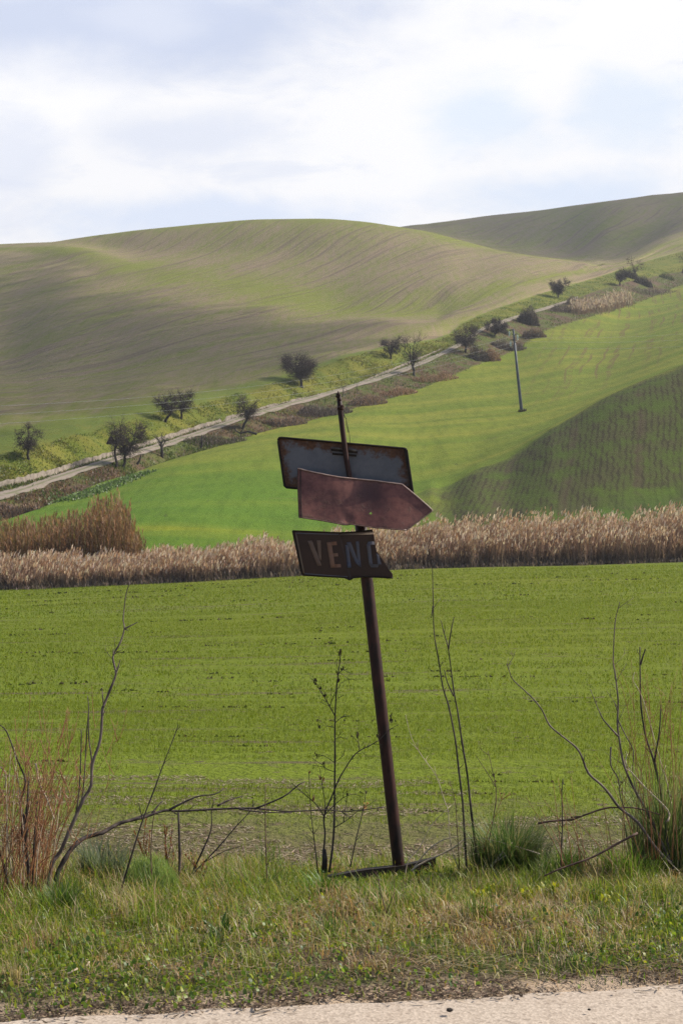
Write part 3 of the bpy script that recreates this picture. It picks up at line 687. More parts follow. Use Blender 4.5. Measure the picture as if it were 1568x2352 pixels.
def build_reeds():
    # dry common reeds in a belt across the field
    s = Stuff(); N = 36000
    px = -700+rng.random(N)*3000; fr = rng.random(N)
    KI = np.interp(px, PXG, np.arange(len(PXG))); ki = KI.astype(int)
    d = KD[ki, 6]-.3+fr*(KD[ki, 7]-KD[ki, 6]+.6) + 1.6*(fnoise(px*.035, fr*0)-.5)
    x = (px-CX)/F*d; z = H(x, d)
    hmul = np.interp(px, [-100, 300, 640, 820, 950, 1100, 1300, 1568], [.66, .66, .78, .88, .95, 1.0, 1.08, 1.10])
    front = np.clip((fr-.02)/.25, .0, 1)
    h = (1.25+1.25*rng.random(N)**.55)*hmul*(.62+.38*front)*(.50+1.0*fnoise(px*.03, fr*5))
    base = np.stack([x, d, z], -1)
    az = rng.normal(math.pi*.05, .9, N); lean = .05+.12*rng.random(N)
    lo = pick([(0.17, 0.13, 0.12), (0.22, 0.17, 0.15), (0.13, 0.105, 0.10)], N); hi = pick([(0.37, 0.225, 0.155), (0.43, 0.27, 0.185), (0.31, 0.175, 0.115), (0.22, 0.135, 0.10)], N)
    fc = rng.normal(0, .5, N)
    s.add(*blades(base, h, .022+.014*rng.random(N), az, lean, lo, hi, face=fc))
    tipx = base + np.stack([np.cos(az)*h*lean, np.sin(az)*h*lean, h*np.sqrt(1-lean**2)], -1)
    # plumes
    pc = pick([(0.64, 0.46, 0.34), (0.76, 0.58, 0.45), (0.50, 0.32, 0.21), (0.84, 0.70, 0.58), (0.44, 0.26, 0.17)], N)
    hp = .14+.20*rng.random(N)
    s.add(*blades(tipx-np.array((0, 0, .16)), hp, .045+.04*rng.random(N), rng.normal(0, .8, N), .2+.4*rng.random(N), pc*.9, pc*1.1, face=rng.normal(0, .7, N)))
    # leaves along the stems
    for f in (.18, .34, .5, .68):
        k = rng.random(N) < .85
        n = int(k.sum()); ff = f+.12*(rng.random(n)-.5)
        b = base[k]+(tipx[k]-base[k])*ff[:, None]
        c = lo[k]*(1-ff[:, None])+hi[k]*ff[:, None]
        c = np.where(rng.random((n, 1)) < .22, c*1.7, c*.95)
        s.add(*blades(b, .35+.35*rng.random(n), .020+.02*rng.random(n), rng.random(n)*6.28, .35+.5*rng.random(n), c, c*1.1))
    tag(s.build('reed_bed', M['reed']), 'long belt of dry pinkish reeds with pale plumes across the field', 'reeds', kind='stuff')
    # trampled grey undergrowth at the foot of the reeds
    s = Stuff(); N = 22000
    px = -700+rng.random(N)*3000; ki = np.interp(px, PXG, np.arange(len(PXG))).astype(int)
    d = KD[ki, 6]-.9+rng.random(N)*2.4+.7*(fnoise(px*.02, px*0)-.5); x = (px-CX)/F*d
    c = pick([(0.14, 0.11, 0.10), (0.20, 0.155, 0.135), (0.27, 0.21, 0.18), (0.09, 0.075, 0.065)], N)
    s.add(*blades(np.stack([x, d, H(x, d)-.05], -1), (.35+.75*rng.random(N))*np.clip((d-KD[ki, 6]+1.4)/1.8, .35, 1), .03+.04*rng.random(N), rng.random(N)*6.28, .25+.6*rng.random(N), c*.8, c*1.2))
    tag(s.build('reed_undergrowth', M['reed']), 'grey matted undergrowth along the foot of the reed belt', 'undergrowth', kind='stuff')
    # taller orange-brown giant cane behind, on the left
    s = Stuff(); N = 3400
    px = -330+rng.random(N)*650+rng.normal(0, 8, N); d = 99+rng.random(N)*7.5; x = (px-CX)/F*d; z = H(x, d)
    hh = np.interp(px, [-330, -60, 60, 150, 225, 285, 300, 310], [2.0, 2.2, 2.5, 3.0, 3.8, 4.1, 3.0, 2.0])
    h = hh*(.50+.56*rng.random(N)**.7)*(.8+.4*fnoise(px*.05, d*.3)); az = rng.random(N)*6.28; lean = .03+.09*rng.random(N)
    lo = pick([(0.15, 0.085, 0.05), (0.20, 0.105, 0.055), (0.12, 0.08, 0.055)], N); hi = pick([(0.30, 0.155, 0.075), (0.25, 0.15, 0.07), (0.21, 0.165, 0.06), (0.34, 0.215, 0.14)], N)
    base = np.stack([x, d, z], -1)
    s.add(*blades(base, h, .025+.014*rng.random(N), az, lean, lo, hi, face=rng.normal(0, .5, N)))
    tipx = base + np.stack([np.cos(az)*h*lean, np.sin(az)*h*lean, h*np.sqrt(1-lean**2)], -1)
    for f in np.linspace(.16, .97, 13):
        k = rng.random(N) < .8; n = int(k.sum())
        b = base[k]+(tipx[k]-base[k])*f
        c = (lo[k]*(1-f)+hi[k]*f)*(.75+.6*rng.random((n, 1)))
        s.add(*blades(b, .30+.30*rng.random(n), .03+.035*rng.random(n), rng.random(n)*6.28, .3+.5*rng.random(n), c, c*1.1))
    k = rng.random(N) < .45
    pc = pick([(0.30, 0.16, 0.085), (0.40, 0.25, 0.15), (0.23, 0.12, 0.07)], int(k.sum()))
    s.add(*blades(tipx[k]-np.array((0, 0, .15)), .25+.2*rng.random(int(k.sum())), .08, rng.random(int(k.sum()))*6.28, .1+.3*rng.random(int(k.sum())), pc, pc*1.2))
    tag(s.build('tall_cane', M['reed']), 'taller thicket of orange brown cane behind the reeds on the left', 'cane', kind='stuff')
build_reeds()

# ------------------------------------------------------------------ bank grass, ditch growth by the lane
def strip_pts(n, k0, k1, x0, x1):
    px = x0+rng.random(n)*(x1-x0); ki = np.interp(px, PXG, np.arange(len(PXG))).astype(int); f = rng.random(n)
    d = KD[ki, k0]*(1-f)+KD[ki, k1]*f
    return px, (px-CX)/F*d, d, f
def build_bank():
    s = Stuff(); N = 120000
    px, x, y, f = strip_pts(N, 15, 16, -500, 2000)
    keep = rng.random(N) < np.clip((fnoise(x*.35, y*.35)-.3)*3, .12, 1); px, x, y = px[keep], x[keep], y[keep]; n = len(x)
    pat = fnoise(x*.12+3, y*.12)
    c = np.where((rng.random(n) < np.clip((pat-.42)*4+.3, .05, .95))[:, None], pick([(0.150, 0.155, 0.028), (0.190, 0.165, 0.040), (0.130, 0.150, 0.025)], n), pick([(0.10, 0.165, 0.02), (0.075, 0.13, 0.025), (0.13, 0.18, 0.03)], n))
    right = np.clip((px-1050)/150, 0, 1)[:, None]
    c = c*(1-right)+pick([(0.13, 0.20, 0.06), (0.10, 0.165, 0.045), (0.17, 0.21, 0.05), (0.22, 0.22, 0.05)], n)*right
    s.add(*blades(np.stack([x, y, H(x, y)-.08], -1), .12+.25*rng.random(n)*(.4+1.2*pat), .05+.06*rng.random(n), rng.random(n)*6.28, .3+.6*rng.random(n), c*.85, c*1.1))
    tag(s.build('bank_grass', M['grass']), 'yellowish rough grass on the bank above the lane', 'grass', kind='stuff')
    s = Stuff(); N = 70000
    px, x, y, f = strip_pts(N, 12, 13, -500, 2000); pb, xb, yb, fb = strip_pts(N, 14, 15, -500, 2000); sel = (rng.random(N) < .4) & (px < 1250)
    px = np.where(sel, pb, px); x = np.where(sel, xb, x); y = np.where(sel, yb, y); f = np.where(sel, .9, f*.3)
    keep = (rng.random(N) < np.clip((fnoise(x*.3+8, y*.3)-.28)*3, .1, 1))
    px, x, y, f = px[keep], x[keep], y[keep], f[keep]; n = len(x)
    red = np.clip((fnoise(x*.09+70, y*.09)-.4)*5, 0, 1)
    c = np.where((rng.random(n) < red*np.where(f < .35, .8, .3))[:, None], pick([(0.19, 0.11, 0.065), (0.25, 0.16, 0.10), (0.13, 0.085, 0.06)], n), pick([(0.10, 0.145, 0.022), (0.14, 0.17, 0.03), (0.06, 0.09, 0.025)], n))
    s.add(*blades(np.stack([x, y, H(x, y)-.08], -1), .15+.40*rng.random(n), .05+.06*rng.random(n), rng.random(n)*6.28, .3+.6*rng.random(n), c*.8, c*1.1))
    tag(s.build('ditch_growth', M['grass']), 'rough russet and green growth in the ditch beside the lane', 'undergrowth', kind='stuff')
    s = Stuff(); N = 2600                # pale broad leaves along the corner of the bright field
    t = rng.random(N); qx = np.interp(t, [0, .35, .7, 1], [125, 165, 240, 330]); qy = np.interp(t, [0, .35, .7, 1], [1152, 1137, 1112, 1086])
    G = np.array([ground_at(a, b, 112) for a, b in zip(np.linspace(125, 330, 40), np.interp(np.linspace(0, 1, 40), [0, .35, .7, 1], [1152, 1137, 1112, 1086]))])
    gi = (t*39).astype(int); x = G[gi, 0]+rng.normal(0, .7, N); y = G[gi, 1]+rng.normal(0, .9, N)*np.interp(t, [0, 1], [1.5, .6])
    c = pick([(0.13, 0.21, 0.06), (0.20, 0.28, 0.11), (0.07, 0.12, 0.03)], N)
    s.add(*blades(np.stack([x, y, H(x, y)], -1), .15+.22*rng.random(N), .10+.10*rng.random(N), rng.random(N)*6.28, .4+.5*rng.random(N), c*.8, c*1.15))
    tag(s.build('field_edge_weeds', M['grass']), 'pale green leafy weeds at the field corner below the lane', 'weeds', kind='stuff')
    # pale reeds and russet grass tufts beside the ditch on the far right
    s = Stuff(); N = 1000
    G0 = [ground_at(a, b) for a, b in ((1322, 722), (1350, 718), (1385, 712), (1420, 703), (1444, 694))]
    t = rng.random(N)*(len(G0)-1); i = t.astype(int); fr = t-i; G0 = np.array(G0)
    B = G0[i]*(1-fr[:, None])+G0[i+1]*fr[:, None]; B[:, 0] += rng.normal(0, .8, N); B[:, 1] += rng.normal(1, 2.2, N); B[:, 2] = H(B[:, 0], B[:, 1])
    c = pick([(0.26, 0.18, 0.14), (0.33, 0.24, 0.18)], N); h = 1.1+1.3*rng.random(N)
    s.add(*blades(B, h, .08, rng.random(N)*6.28, .1, c*.8, c, face=rng.normal(0, .4, N)))
    pc = pick([(0.56, 0.44, 0.35), (0.42, 0.31, 0.23)], N)
    s.add(*blades(B+np.stack([0*h, 0*h, h-.2], -1), .6, .20, rng.random(N)*6.28, .3, pc, pc*1.1, face=rng.normal(0, .5, N)))
    tag(s.build('far_reeds', M['reed']), 'patch of pale plumed reeds by the ditch far up on the right', 'reeds', kind='stuff')
build_bank()

# ------------------------------------------------------------------ low wall along the lane
def build_wall():
    mb = MB(); xs = list(np.arange(-420, 1012, 5.0)); prev = None
    for i, px in enumerate(xs):
        d, z = knots(px); u = (px-CX)/F; dd = d[15]-.2
        hgt = np.interp(px, [-400, 260, 600, 900, 1010], [.60, .62, .58, .45, .3]) + .22*(vnoise(px*.17, 3)-.5)
        if vnoise(px*.045+30, 8) < .14 and px > 250: hgt *= .35
        a = Vector((u*dd, dd, h1(u*dd, dd)-.25)); b = Vector((u*(dd+.4), dd+.4, 0)); b.z = a.z
        cur = len(mb.v); mb.v += [a, a+Vector((0, 0, .25+hgt)), b+Vector((0, 0, .25+hgt)), b]
        if prev is not None:
            for j in range(4): mb.f.append((prev+j, prev+(j+1) % 4, cur+(j+1) % 4, cur+j))
        else: mb.f.append((cur, cur+1, cur+2, cur+3))
        prev = cur
    mb.f.append((prev+3, prev+2, prev+1, prev))
    o = mb.build('low_wall', M['stone'], smooth=False)
    tag(o, 'low pale crumbling wall at the foot of the bank beside the lane', 'wall')
build_wall()

# ------------------------------------------------------------------ bare trees along the lane
def rand_dir(up=0.0):
    v = Vector((random.gauss(0, 1), random.gauss(0, 1), random.gauss(0, 1)+up)); return v.normalized()
def bend(a, b, n=3, k=.12):
    a = Vector(a); b = Vector(b); L = (b-a).length; out = [a]
    for i in range(1, n): out.append(a.lerp(b, i/n)+rand_dir()*L*k*random.random())
    return out+[b]
def bare_tree(px, py, top, x0, x1, label, seed, dens=1.0, lean=0.0, trunk=.35, mat='twig', dmin=104, limbs=7, bare=False, name='bare_tree', rtrunk=1.0, low=None):
    random.seed(seed)
    g = ground_at(px, py, dmin); d = g[1]; sc = d/F
    Ht = (py-top)*sc; Wd = (x1-x0)*sc/2; cxo = ((x0+x1)/2-px)*sc
    root = empty(name, tuple(g), label, 'tree')
    B = Vector(g); mbT = MB(); mbC = MB()
    fork = B+Vector((cxo*.35+lean, 0, Ht*trunk)); r0 = (.055*Ht*.55+.05)*rtrunk
    ccz = Ht*((1+(low if low is not None else trunk*.75))/2); crz = Ht-ccz
    cc = B+Vector((cxo, 0, ccz))
    tr = bend(B-Vector((0, 0, .3)), fork, 4, .10)
    mbT.tube(tr, [r0*1.3, r0, r0*.92, r0*.85, r0*.8], 6)
    tips = []
    for i in range(limbs):
        a = 2*math.pi*(i+random.random()*.7)/limbs; e = random.uniform(-.35, .95)
        t = cc+Vector((math.cos(a)*Wd*.62*math.sqrt(max(.1, 1-e*e*.6)), math.sin(a)*Wd*.62, crz*.62*e))
        st = tr[-1] if random.random() < .7 else tr[-2]
        pts = bend(st, t, 4, .16); rr = r0*random.uniform(.38, .58)
        mbT.tube(pts, [rr, rr*.75, rr*.55, rr*.42, rr*.25], 5)
        for j in range(int(7*dens) if not bare else 3):
            s0 = pts[random.choice((1, 2, 3, 4))]
            dirv = (s0-cc); dirv = Vector((dirv.x/Wd, dirv.y/Wd, dirv.z/crz)) if dirv.length > 0 else rand_dir()
            dv = (dirv*.5+rand_dir(.25)).normalized()
            t2 = s0+Vector((dv.x*Wd, dv.y*Wd, dv.z*crz))*random.uniform(.3, .55)
            q = t2-cc; m = math.sqrt((q.x/Wd)**2+(q.y/Wd)**2+(q.z/crz)**2)
            if m > .97: t2 = cc+q*(.97/m)*random.uniform(.85, 1)
            pp = bend(s0, t2, 3, .18); mbT.tube(pp, [rr*.34, rr*.26, rr*.2, rr*.1], 4, cap=False)
            tips.append((pp, rr))
    nt = (15 if not bare else 6)
    for pp, rr in tips:
        for j in range(int(nt*dens)+1):
            s0 = pp[random.choice((1, 2, 3))].lerp(pp[random.choice((1, 2, 3))], random.random())
            q = s0-cc; out = Vector((q.x/Wd**2, q.y/Wd**2, q.z/crz**2)); out = out.normalized() if out.length > 1e-6 else rand_dir()
            L = random.uniform(.10, .24)*Ht
            e1 = s0+(out*.55+rand_dir(.35)).normalized()*L
            rad = .008*d/200+.006
            mid = s0.lerp(e1, .5)+rand_dir()*L*.12
            mbC.tube([s0, mid, e1], [rad, rad*.8, rad*.35], 3, cap=False)
            for k in range(2 if not bare else 1):
                w0 = s0.lerp(e1, random.uniform(.3, .95)); mbC.tube([w0, w0+(out*.4+rand_dir(.3)).normalized()*L*random.uniform(.35, .7)], [rad*.75, rad*.3], 3, cap=False)
    mbT.build('trunk', M['bark'], root); mbC.build('crown', M[mat], root, smooth=False)
    return root
bare_tree(65, 1055, 975, 33, 98, 'small rounded bare tree at the far left, alone on the bank above the wall', 1, .9, trunk=.3)
bare_tree(264, 1073, 957, 252, 292, 'tall slim bare tree beside the triangular road sign', 2, .6, trunk=.45, limbs=5, rtrunk=.75)
bare_tree(281, 1072, 966, 262, 342, 'wide spreading bare tree with forked trunk beside the lane, right of the triangular sign', 3, 1.0, trunk=.25, limbs=8, rtrunk=.8)
bare_tree(373, 1052, 962, 344, 392, 'half dead tree with two thick stubby limbs by the lane edge', 4, .35, trunk=.35, limbs=4, bare=True, rtrunk=1.0)
bare_tree(379, 969, 897, 345, 412, 'dense leaning bare tree on the bank, left one of a touching pair', 5, .95, trunk=.35, lean=.8)
bare_tree(416, 962, 892, 398, 451, 'dense round bare tree on the bank, right one of a touching pair', 6, .95, trunk=.3)
bare_tree(555, 985, 908, 536, 592, 'upright bare tree at the lane edge with a fallen branch at its foot', 7, .9, trunk=.35, lean=.6)
bare_tree(693, 890, 803, 645, 728, 'largest round dark bare tree on the bank, left of the sign post top', 8, 1.35, trunk=.28, limbs=9)
bare_tree(897, 825, 768, 872, 925, 'round bare tree on the bank above the double lane, right of the sign post top', 9, 1.0, trunk=.3)
bare_tree(952, 863, 766, 918, 974, 'sparse ragged tree at the lane edge with a thin tall leader', 10, .6, trunk=.3, limbs=7, bare=False, rtrunk=.9)
bare_tree(1069, 811, 747, 1034, 1108, 'bare tree with dark crown and clear trunk overhanging the lane', 11, 1.1, trunk=.3, limbs=8)
bare_tree(1132, 772, 728, 1111, 1166, 'low wide bare tree leaning right, just left of the utility pole top', 12, 1.2, trunk=.25, limbs=8, lean=.6)
bare_tree(1281, 684, 641, 1254, 1311, 'umbrella shaped bare tree with a clear forked trunk on the grassy bank', 13, 1.2, trunk=.35, limbs=9)
bare_tree(1422, 656, 615, 1409, 1447, 'small dark tree with crown swept to the right, far up the bank', 14, 1.2, trunk=.35)
bare_tree(1458, 640, 588, 1434, 1476, 'thin upright leafless tree behind the dark thicket at the upper right', 15, .5, trunk=.4, bare=False, limbs=5, rtrunk=.7, mat='twig_red')
bare_tree(1566, 627, 568, 1550, 1600, 'bare slender tree cut off by the right edge of the view', 16, .5, trunk=.45, limbs=5, rtrunk=.7)
bare_tree(787, 912, 868, 778, 798, 'tiny leafless sapling in the ditch, directly behind the sign post top', 17, .3, limbs=3, bare=True, rtrunk=.35)
bare_tree(820, 905, 876, 812, 828, 'tiny leafless sapling in the ditch just right of the sign post top', 18, .3, limbs=3, bare=True, rtrunk=.35)

def stump(px, py, pts, label, name='dead_stump', r=.14):
    g = ground_at(px, py); sc = g[1]/F; root = empty(name, tuple(g), label, 'stump'); mb = MB()
    for j, line in enumerate(pts):
        q = [Vector(g)+Vector(((a-px)*sc, random.uniform(-.1, .1), (py-b)*sc)) for a, b in line]
        mb.tube(q, [max(.03, r*(1-.75*i/(len(q)-1))*(1 if j == 0 else .6)) for i in range(len(q))], 5)
    mb.build('trunk', M['bark'], root, smooth=False)
stump(316, 1067, [[(316, 1067), (321, 1058), (324, 1048), (323, 1044)], [(316, 1067), (310, 1066)]], 'short broken dead trunk beside the lane, between two trees')
stump(462, 1031, [[(462, 1031), (464, 1018), (463, 1006), (464, 999)], [(464, 1016), (457, 1020)], [(463, 1006), (467, 1002)]], 'thin dead snag standing in the scrub below the lane')
stump(545, 1000, [[(590, 998), (570, 992), (552, 996), (541, 990), (538, 978)], [(552, 996), (560, 982)]], 'fallen forked branch lying in the ditch under the upright tree', 'fallen_branch', .16)

# ------------------------------------------------------------------ bramble and shrub thickets, each its own thing
def thicket(px, py, w, hgt, cols, label, seed, n=1500, name='bramble_thicket', cat='thicket', depth=None, dmin=104, tilt=0.0):
    n = int(n*.6); r = np.random.default_rng(seed); g = ground_at(px, py, dmin); sc = g[1]/F
    Wm = w*sc/2; Hm = hgt*sc; Dm = depth or max(1.2, Wm*.45)
    a = r.random(n)*6.28; rad = np.sqrt(r.random(n))*(.72+.55*vnoise(a*1.3+seed, a*0+3.))
    rad = np.minimum(rad, 1.0)
    X = g[0]+np.cos(a)*rad*Wm; Y = g[1]+np.sin(a)*rad*Dm + (X-g[0])*tilt
    top = (1-rad**2)**.8*Hm*(.12+1.25*fnoise(X*.55+seed*3.1, Y*.55))
    f = r.random(n)**.6; Z = H(X, Y)-.05+top*f*.85
    c = np.array(cols)[r.integers(0, len(cols), n)]*(.8+1.0*r.random((n, 1)))
    s = Stuff()
    s.add(*blades(np.stack([X, Y, Z], -1), (.18+.40*r.random(n)**2)*(Hm/1.6)**.5, .035+.045*r.random(n), r.random(n)*6.28, .2+.75*r.random(n), c*.75, c*1.1))
    k = r.random(n) < .4
    m = int(k.sum())
    s.add(*blades(np.stack([X, Y, H(X, Y)-.1], -1)[k], top[k]*(.7+.5*r.random(m))+.15, .035, r.random(m)*6.28, .15+.5*r.random(m), c[k]*.7, c[k]*1.05))
    o = s.build(name, M['brush']); tag(o, label, cat)
GM = [(0.13, 0.10, 0.095), (0.19, 0.15, 0.135), (0.10, 0.082, 0.075), (0.25, 0.20, 0.17)]
RB = [(0.25, 0.14, 0.085), (0.32, 0.20, 0.13), (0.19, 0.12, 0.09), (0.40, 0.27, 0.19)]
DK = [(0.060, 0.048, 0.048), (0.10, 0.078, 0.072), (0.07, 0.07, 0.045)]
GN = [(0.05, 0.085, 0.02), (0.075, 0.105, 0.025), (0.10, 0.085, 0.05)]
thicket(30, 1188, 120, 40, GM+RB, 'brown heap of dead brush at the far left corner of the bright field', 21, 2600, tilt=.25)
thicket(495, 1020, 140, 26, GM+GN, 'mixed grey green scrub strip below the lane, under the thin dead snag', 22, 2400, tilt=.5)
thicket(655, 978, 100, 30, GM+RB[:2], 'grey mauve bramble mound below the lane, left of the sign post top', 23, 2600, tilt=.55)
thicket(745, 954, 130, 40, GM+DK[:2], 'long dark bramble mound directly behind the sign post top', 24, 3200, tilt=.6)
thicket(845, 930, 90, 32, GM+RB, 'dark bramble mound just right of the sign post top', 25, 2400, tilt=.6)
thicket(915, 906, 90, 22, RB, 'russet dead grass thicket below the sparse ragged tree', 26, 2000, tilt=.7)
thicket(1000, 874, 110, 24, RB, 'long russet thicket along the ditch below the lane', 27, 2200, tilt=.7)
thicket(1100, 826, 48, 50, DK+GM[:1], 'dark bush at the foot of the tree overhanging the lane', 28, 1800)
thicket(1127, 828, 44, 40, RB, 'reddish dry bush left of the utility pole', 29, 1800)
thicket(1168, 803, 80, 36, GM, 'grey bramble mound behind the utility pole', 30, 2600)
thicket(1213, 745, 52, 52, DK+GM[:2], 'tall dark rounded bush right of the utility pole top', 31, 3000, name='bush', cat='bush')
thicket(1225, 776, 58, 34, GM+RB[:1], 'low brown bramble mound at the inner corner of the green field', 32, 2200)
thicket(1150, 762, 40, 30, DK, 'dark scrub under the low leaning tree', 33, 1400)
thicket(1325, 700, 70, 26, DK+GM, 'long dark purple thicket behind the pale far reeds', 34, 2400, tilt=.8)
thicket(1290, 716, 70, 22, GM, 'grey scrub in the ditch below the umbrella shaped tree', 35, 1800, tilt=.8)
thicket(1478, 655, 46, 34, DK, 'dark thicket beside the small swept tree, far up on the right', 36, 2200)
thicket(1452, 640, 30, 30, DK, 'narrow dark bush behind the small swept tree', 37, 1200)
thicket(1500, 676, 130, 18, GM, 'thin line of grey scrub along the top of the drilled rows', 38, 2200, tilt=1.0)
thicket(1530, 640, 40, 16, GN, 'low dark green bush near the right edge of the view', 39, 1000)

# ------------------------------------------------------------------ triangular road sign by the lane (seen from behind, dark)
def triangle_sign():
    g = ground_at(262, 1062); sc = g[1]/F
    root = empty('road_sign', tuple(g), 'small dark triangular warning sign on a thin post beside the slim bare tree', 'road sign')
    B = Vector(g); top = B+Vector((-6*sc, 0, 50*sc)); mb = MB(); mb.tube([B-Vector((0, 0, .3)), top], .035, 8); mb.build('post', M['arm'], root)
    c = B+Vector((-6*sc, -.05, 48*sc)); mb = MB(); v = []
    for yy in (-.02, .02):
        for a in (90, 210, 330):
            for da in (-7, 7): v.append(c+Vector((math.cos(R(a+da))*.56, yy, math.sin(R(a+da))*.56)))
    mb.v = v; mb.f = [(0, 1, 2, 3, 4, 5), (11, 10, 9, 8, 7, 6)]+[(i, i+6, (i+1) % 6+6, (i+1) % 6) for i in range(6)]
    mb.build('sign_panel', plain('dark_rusty_plate', (0.030, 0.016, 0.014, 1), (0.07, 0.035, 0.028, 1), 5, .7), root, smooth=False)
triangle_sign()

# ------------------------------------------------------------------ utility pole and its wires
def utility_pole():
    g = ground_at(1197, 944, 158); d = g[1]; sc = d/F
    root = empty('utility_pole', tuple(g), 'leaning grey steel utility pole with three glass insulators in the green field', 'utility pole')
    pt = lambda px, py, dy=0.0: Vector(g)+Vector(((px-1197)*sc, dy, (944-py)*sc))
    mb = MB(); mb.tube([pt(1197, 950), pt(1197, 944), pt(1188, 860), pt(1178, 756)], [.22, .21, .17, .11], 12); mb.build('pole', M['pole_steel'], root)
    ends = []
    for (ax, ay, bx, by) in ((1178, 757, 1169.0, 758.5), (1179.5, 768.5, 1187.5, 767), (1181, 780, 1172, 781)):
        mb = MB(); a = pt(ax, ay); b = pt(bx, by)
        mb.tube([a, b], .055, 6)
        mb.tube([a-Vector((0, 0, .28)), a.lerp(b, .55)], .03, 5)
        mb.build('crossarm', M['arm'], root)
        mb = MB(); e = b+Vector((.0, 0, -.05)); zz = -.05
        prof = [(.02, 0), (.02, -.16)]
        for i in range(3): prof += [(.12, -.20-.20*i), (.125, -.26-.20*i), (.035, -.28-.20*i), (.03, -.36-.20*i)]
        mb.lathe(e, prof, 10); mb.build('insulator', M['glassy'], root)
        ends.append(e+Vector((0, 0, -.82)))
    mb = MB()
    return ends
ends = utility_pole()
def wires():
    # the wires come from a nearer pole out of sight on the left and run on over the rise to the right
    LF = [(-560, 985), (-560, 1010), (-560, 1035)]
    RT = [(2100, 672), (2100, 690), (2100, 708)]
    names = ('topmost thin power wire crossing in front of the brown hill', 'middle thin power wire, on the right side arm of the utility pole', 'lowest thin power wire crossing in front of the bank')
    rows = {0: ((0, 949), (640, 886)), 1: ((0, 961), (640, 897)), 2: ((0, 977), (640, 906))}
    for i, e in enumerate((ends[0], ends[1], ends[2])):
        mb = MB(); L = Vector(P(LF[i][0], LF[i][1]-45, 110)); Rr = Vector(P(RT[i][0], RT[i][1], 300))
        for a, b, sag in ((L, e, 2.4), (e, Rr, 2.6)):
            pts = []
            for j in range(25):
                t = j/24; p = a.lerp(b, t); p.z -= sag*4*t*(1-t); pts.append(p)
            mb.tube(pts, .009, 4)
        o = mb.build('power_wire', M['cable']); tag(o, names[i], 'wire')
wires()
s = Stuff(); g = ground_at(1197, 945, 158); n = 500; a = rng.random(n)*6.28; rr = np.sqrt(rng.random(n))*.9
xx = g[0]+.1+np.cos(a)*rr*.55; yy = g[1]+np.sin(a)*rr; c = pick([(0.04, 0.055, 0.02), (0.07, 0.06, 0.035)], n)
s.add(*blades(np.stack([xx, yy, H(xx, yy)-.05], -1), (.15+.3*rng.random(n)), .04, rng.random(n)*6.28, .3+.5*rng.random(n), c, c))
tag(s.build('grass_tuft', M['grass']), 'dark uncut tuft of grass around the foot of the utility pole', 'grass tuft')

# ------------------------------------------------------------------ the leaning sign post
def c4(x, y): return (x/3.692+604.3, y/3.692+865.7)          # pixel of the enlarged view -> photo pixel
def W3(x, y, d):
    a, b = c4(x, y); return Vector(P(a, b, d))
def poly_at(pts, s):
    pts = np.array(pts, float); L = np.concatenate([[0], np.cumsum(np.linalg.norm(np.diff(pts, axis=0), axis=1))]); L /= L[-1]
    return np.stack([np.interp(s, L, pts[:, 0]), np.interp(s, L, pts[:, 1])], -1)
def panel(name, top, bottom, left, right, depth, mat, parent, ns=80, nt=36, thick=.004, hole=None, label=None, flange=0.0, hem=0.0):
    """sheet-metal panel: a patch between four edge curves (enlarged-view pixels), at depth(x, y), with thickness"""
    s = np.linspace(0, 1, ns); t = np.linspace(0, 1, nt)
    T = poly_at(top, s); B = poly_at(bottom, s); Lf = poly_at(left, t); Rt = poly_at(right, t)
    Sg, Tg = np.meshgrid(s, t, indexing='ij')
    p = (1-Tg)[..., None]*T[:, None]+Tg[..., None]*B[:, None]+(1-Sg)[..., None]*Lf[None]+Sg[..., None]*Rt[None] \
        - ((1-Sg)*(1-Tg))[..., None]*T[0]-(Sg*(1-Tg))[..., None]*T[-1]-((1-Sg)*Tg)[..., None]*B[0]-(Sg*Tg)[..., None]*B[-1]
    X, Y = p[..., 0], p[..., 1]
    D = depth(X, Y)
    a = X/3.692+604.3; b = Y/3.692+865.7
    V = np.stack([(a-CX)/F*D, D, EYE+(HZ-b)/F*D], -1)
    rim = np.concatenate([T, Rt, B[::-1], Lf[::-1]])
    ed = np.sqrt(((p[:, :, None, :]-rim[None, None, ::2])**2).sum(-1)).min(-1)/3.692/F*10
    n = ns*nt; idx = np.arange(n).reshape(ns, nt)
    q = np.stack([idx[:-1, :-1], idx[:-1, 1:], idx[1:, 1:], idx[1:, :-1]], -1).reshape(-1, 4)
    if hole is not None:
        cxy = p.reshape(-1, 2)[q].mean(1); q = q[np.hypot(cxy[:, 0]-hole[0], cxy[:, 1]-hole[1]) > hole[2]]
    Vf = V.reshape(-1, 3); Vb = Vf+np.array((0, thick, 0))
    ring = np.concatenate([idx[:, 0], idx[-1, 1:], idx[-2::-1, -1], idx[0, -2:0:-1]])
    nx = np.roll(ring, -1)
    sides = np.stack([ring, nx, nx+n, ring+n], -1)
    off = np.array(parent_world(parent))
    me = np_mesh(name, np.vstack([Vf, Vb])-off, np.vstack([q, q[:, ::-1]+n, sides]), None, mats=(mat,), attrs={'edge': np.concatenate([ed.ravel()]*2), 'stain': np.concatenate([(np.exp(-((X-900)/150.)**2-((Y-980)/150.)**2)*1.1+np.exp(-((X-980)/110.)**2-((Y-1090)/90.)**2)*.5).ravel()]*2)})
    me.polygons.foreach_set('use_smooth', np.concatenate([np.ones(2*len(q), bool), np.zeros(len(sides), bool)]))
    o = link(name, me, parent)
    if label: o['label'] = label
    return o
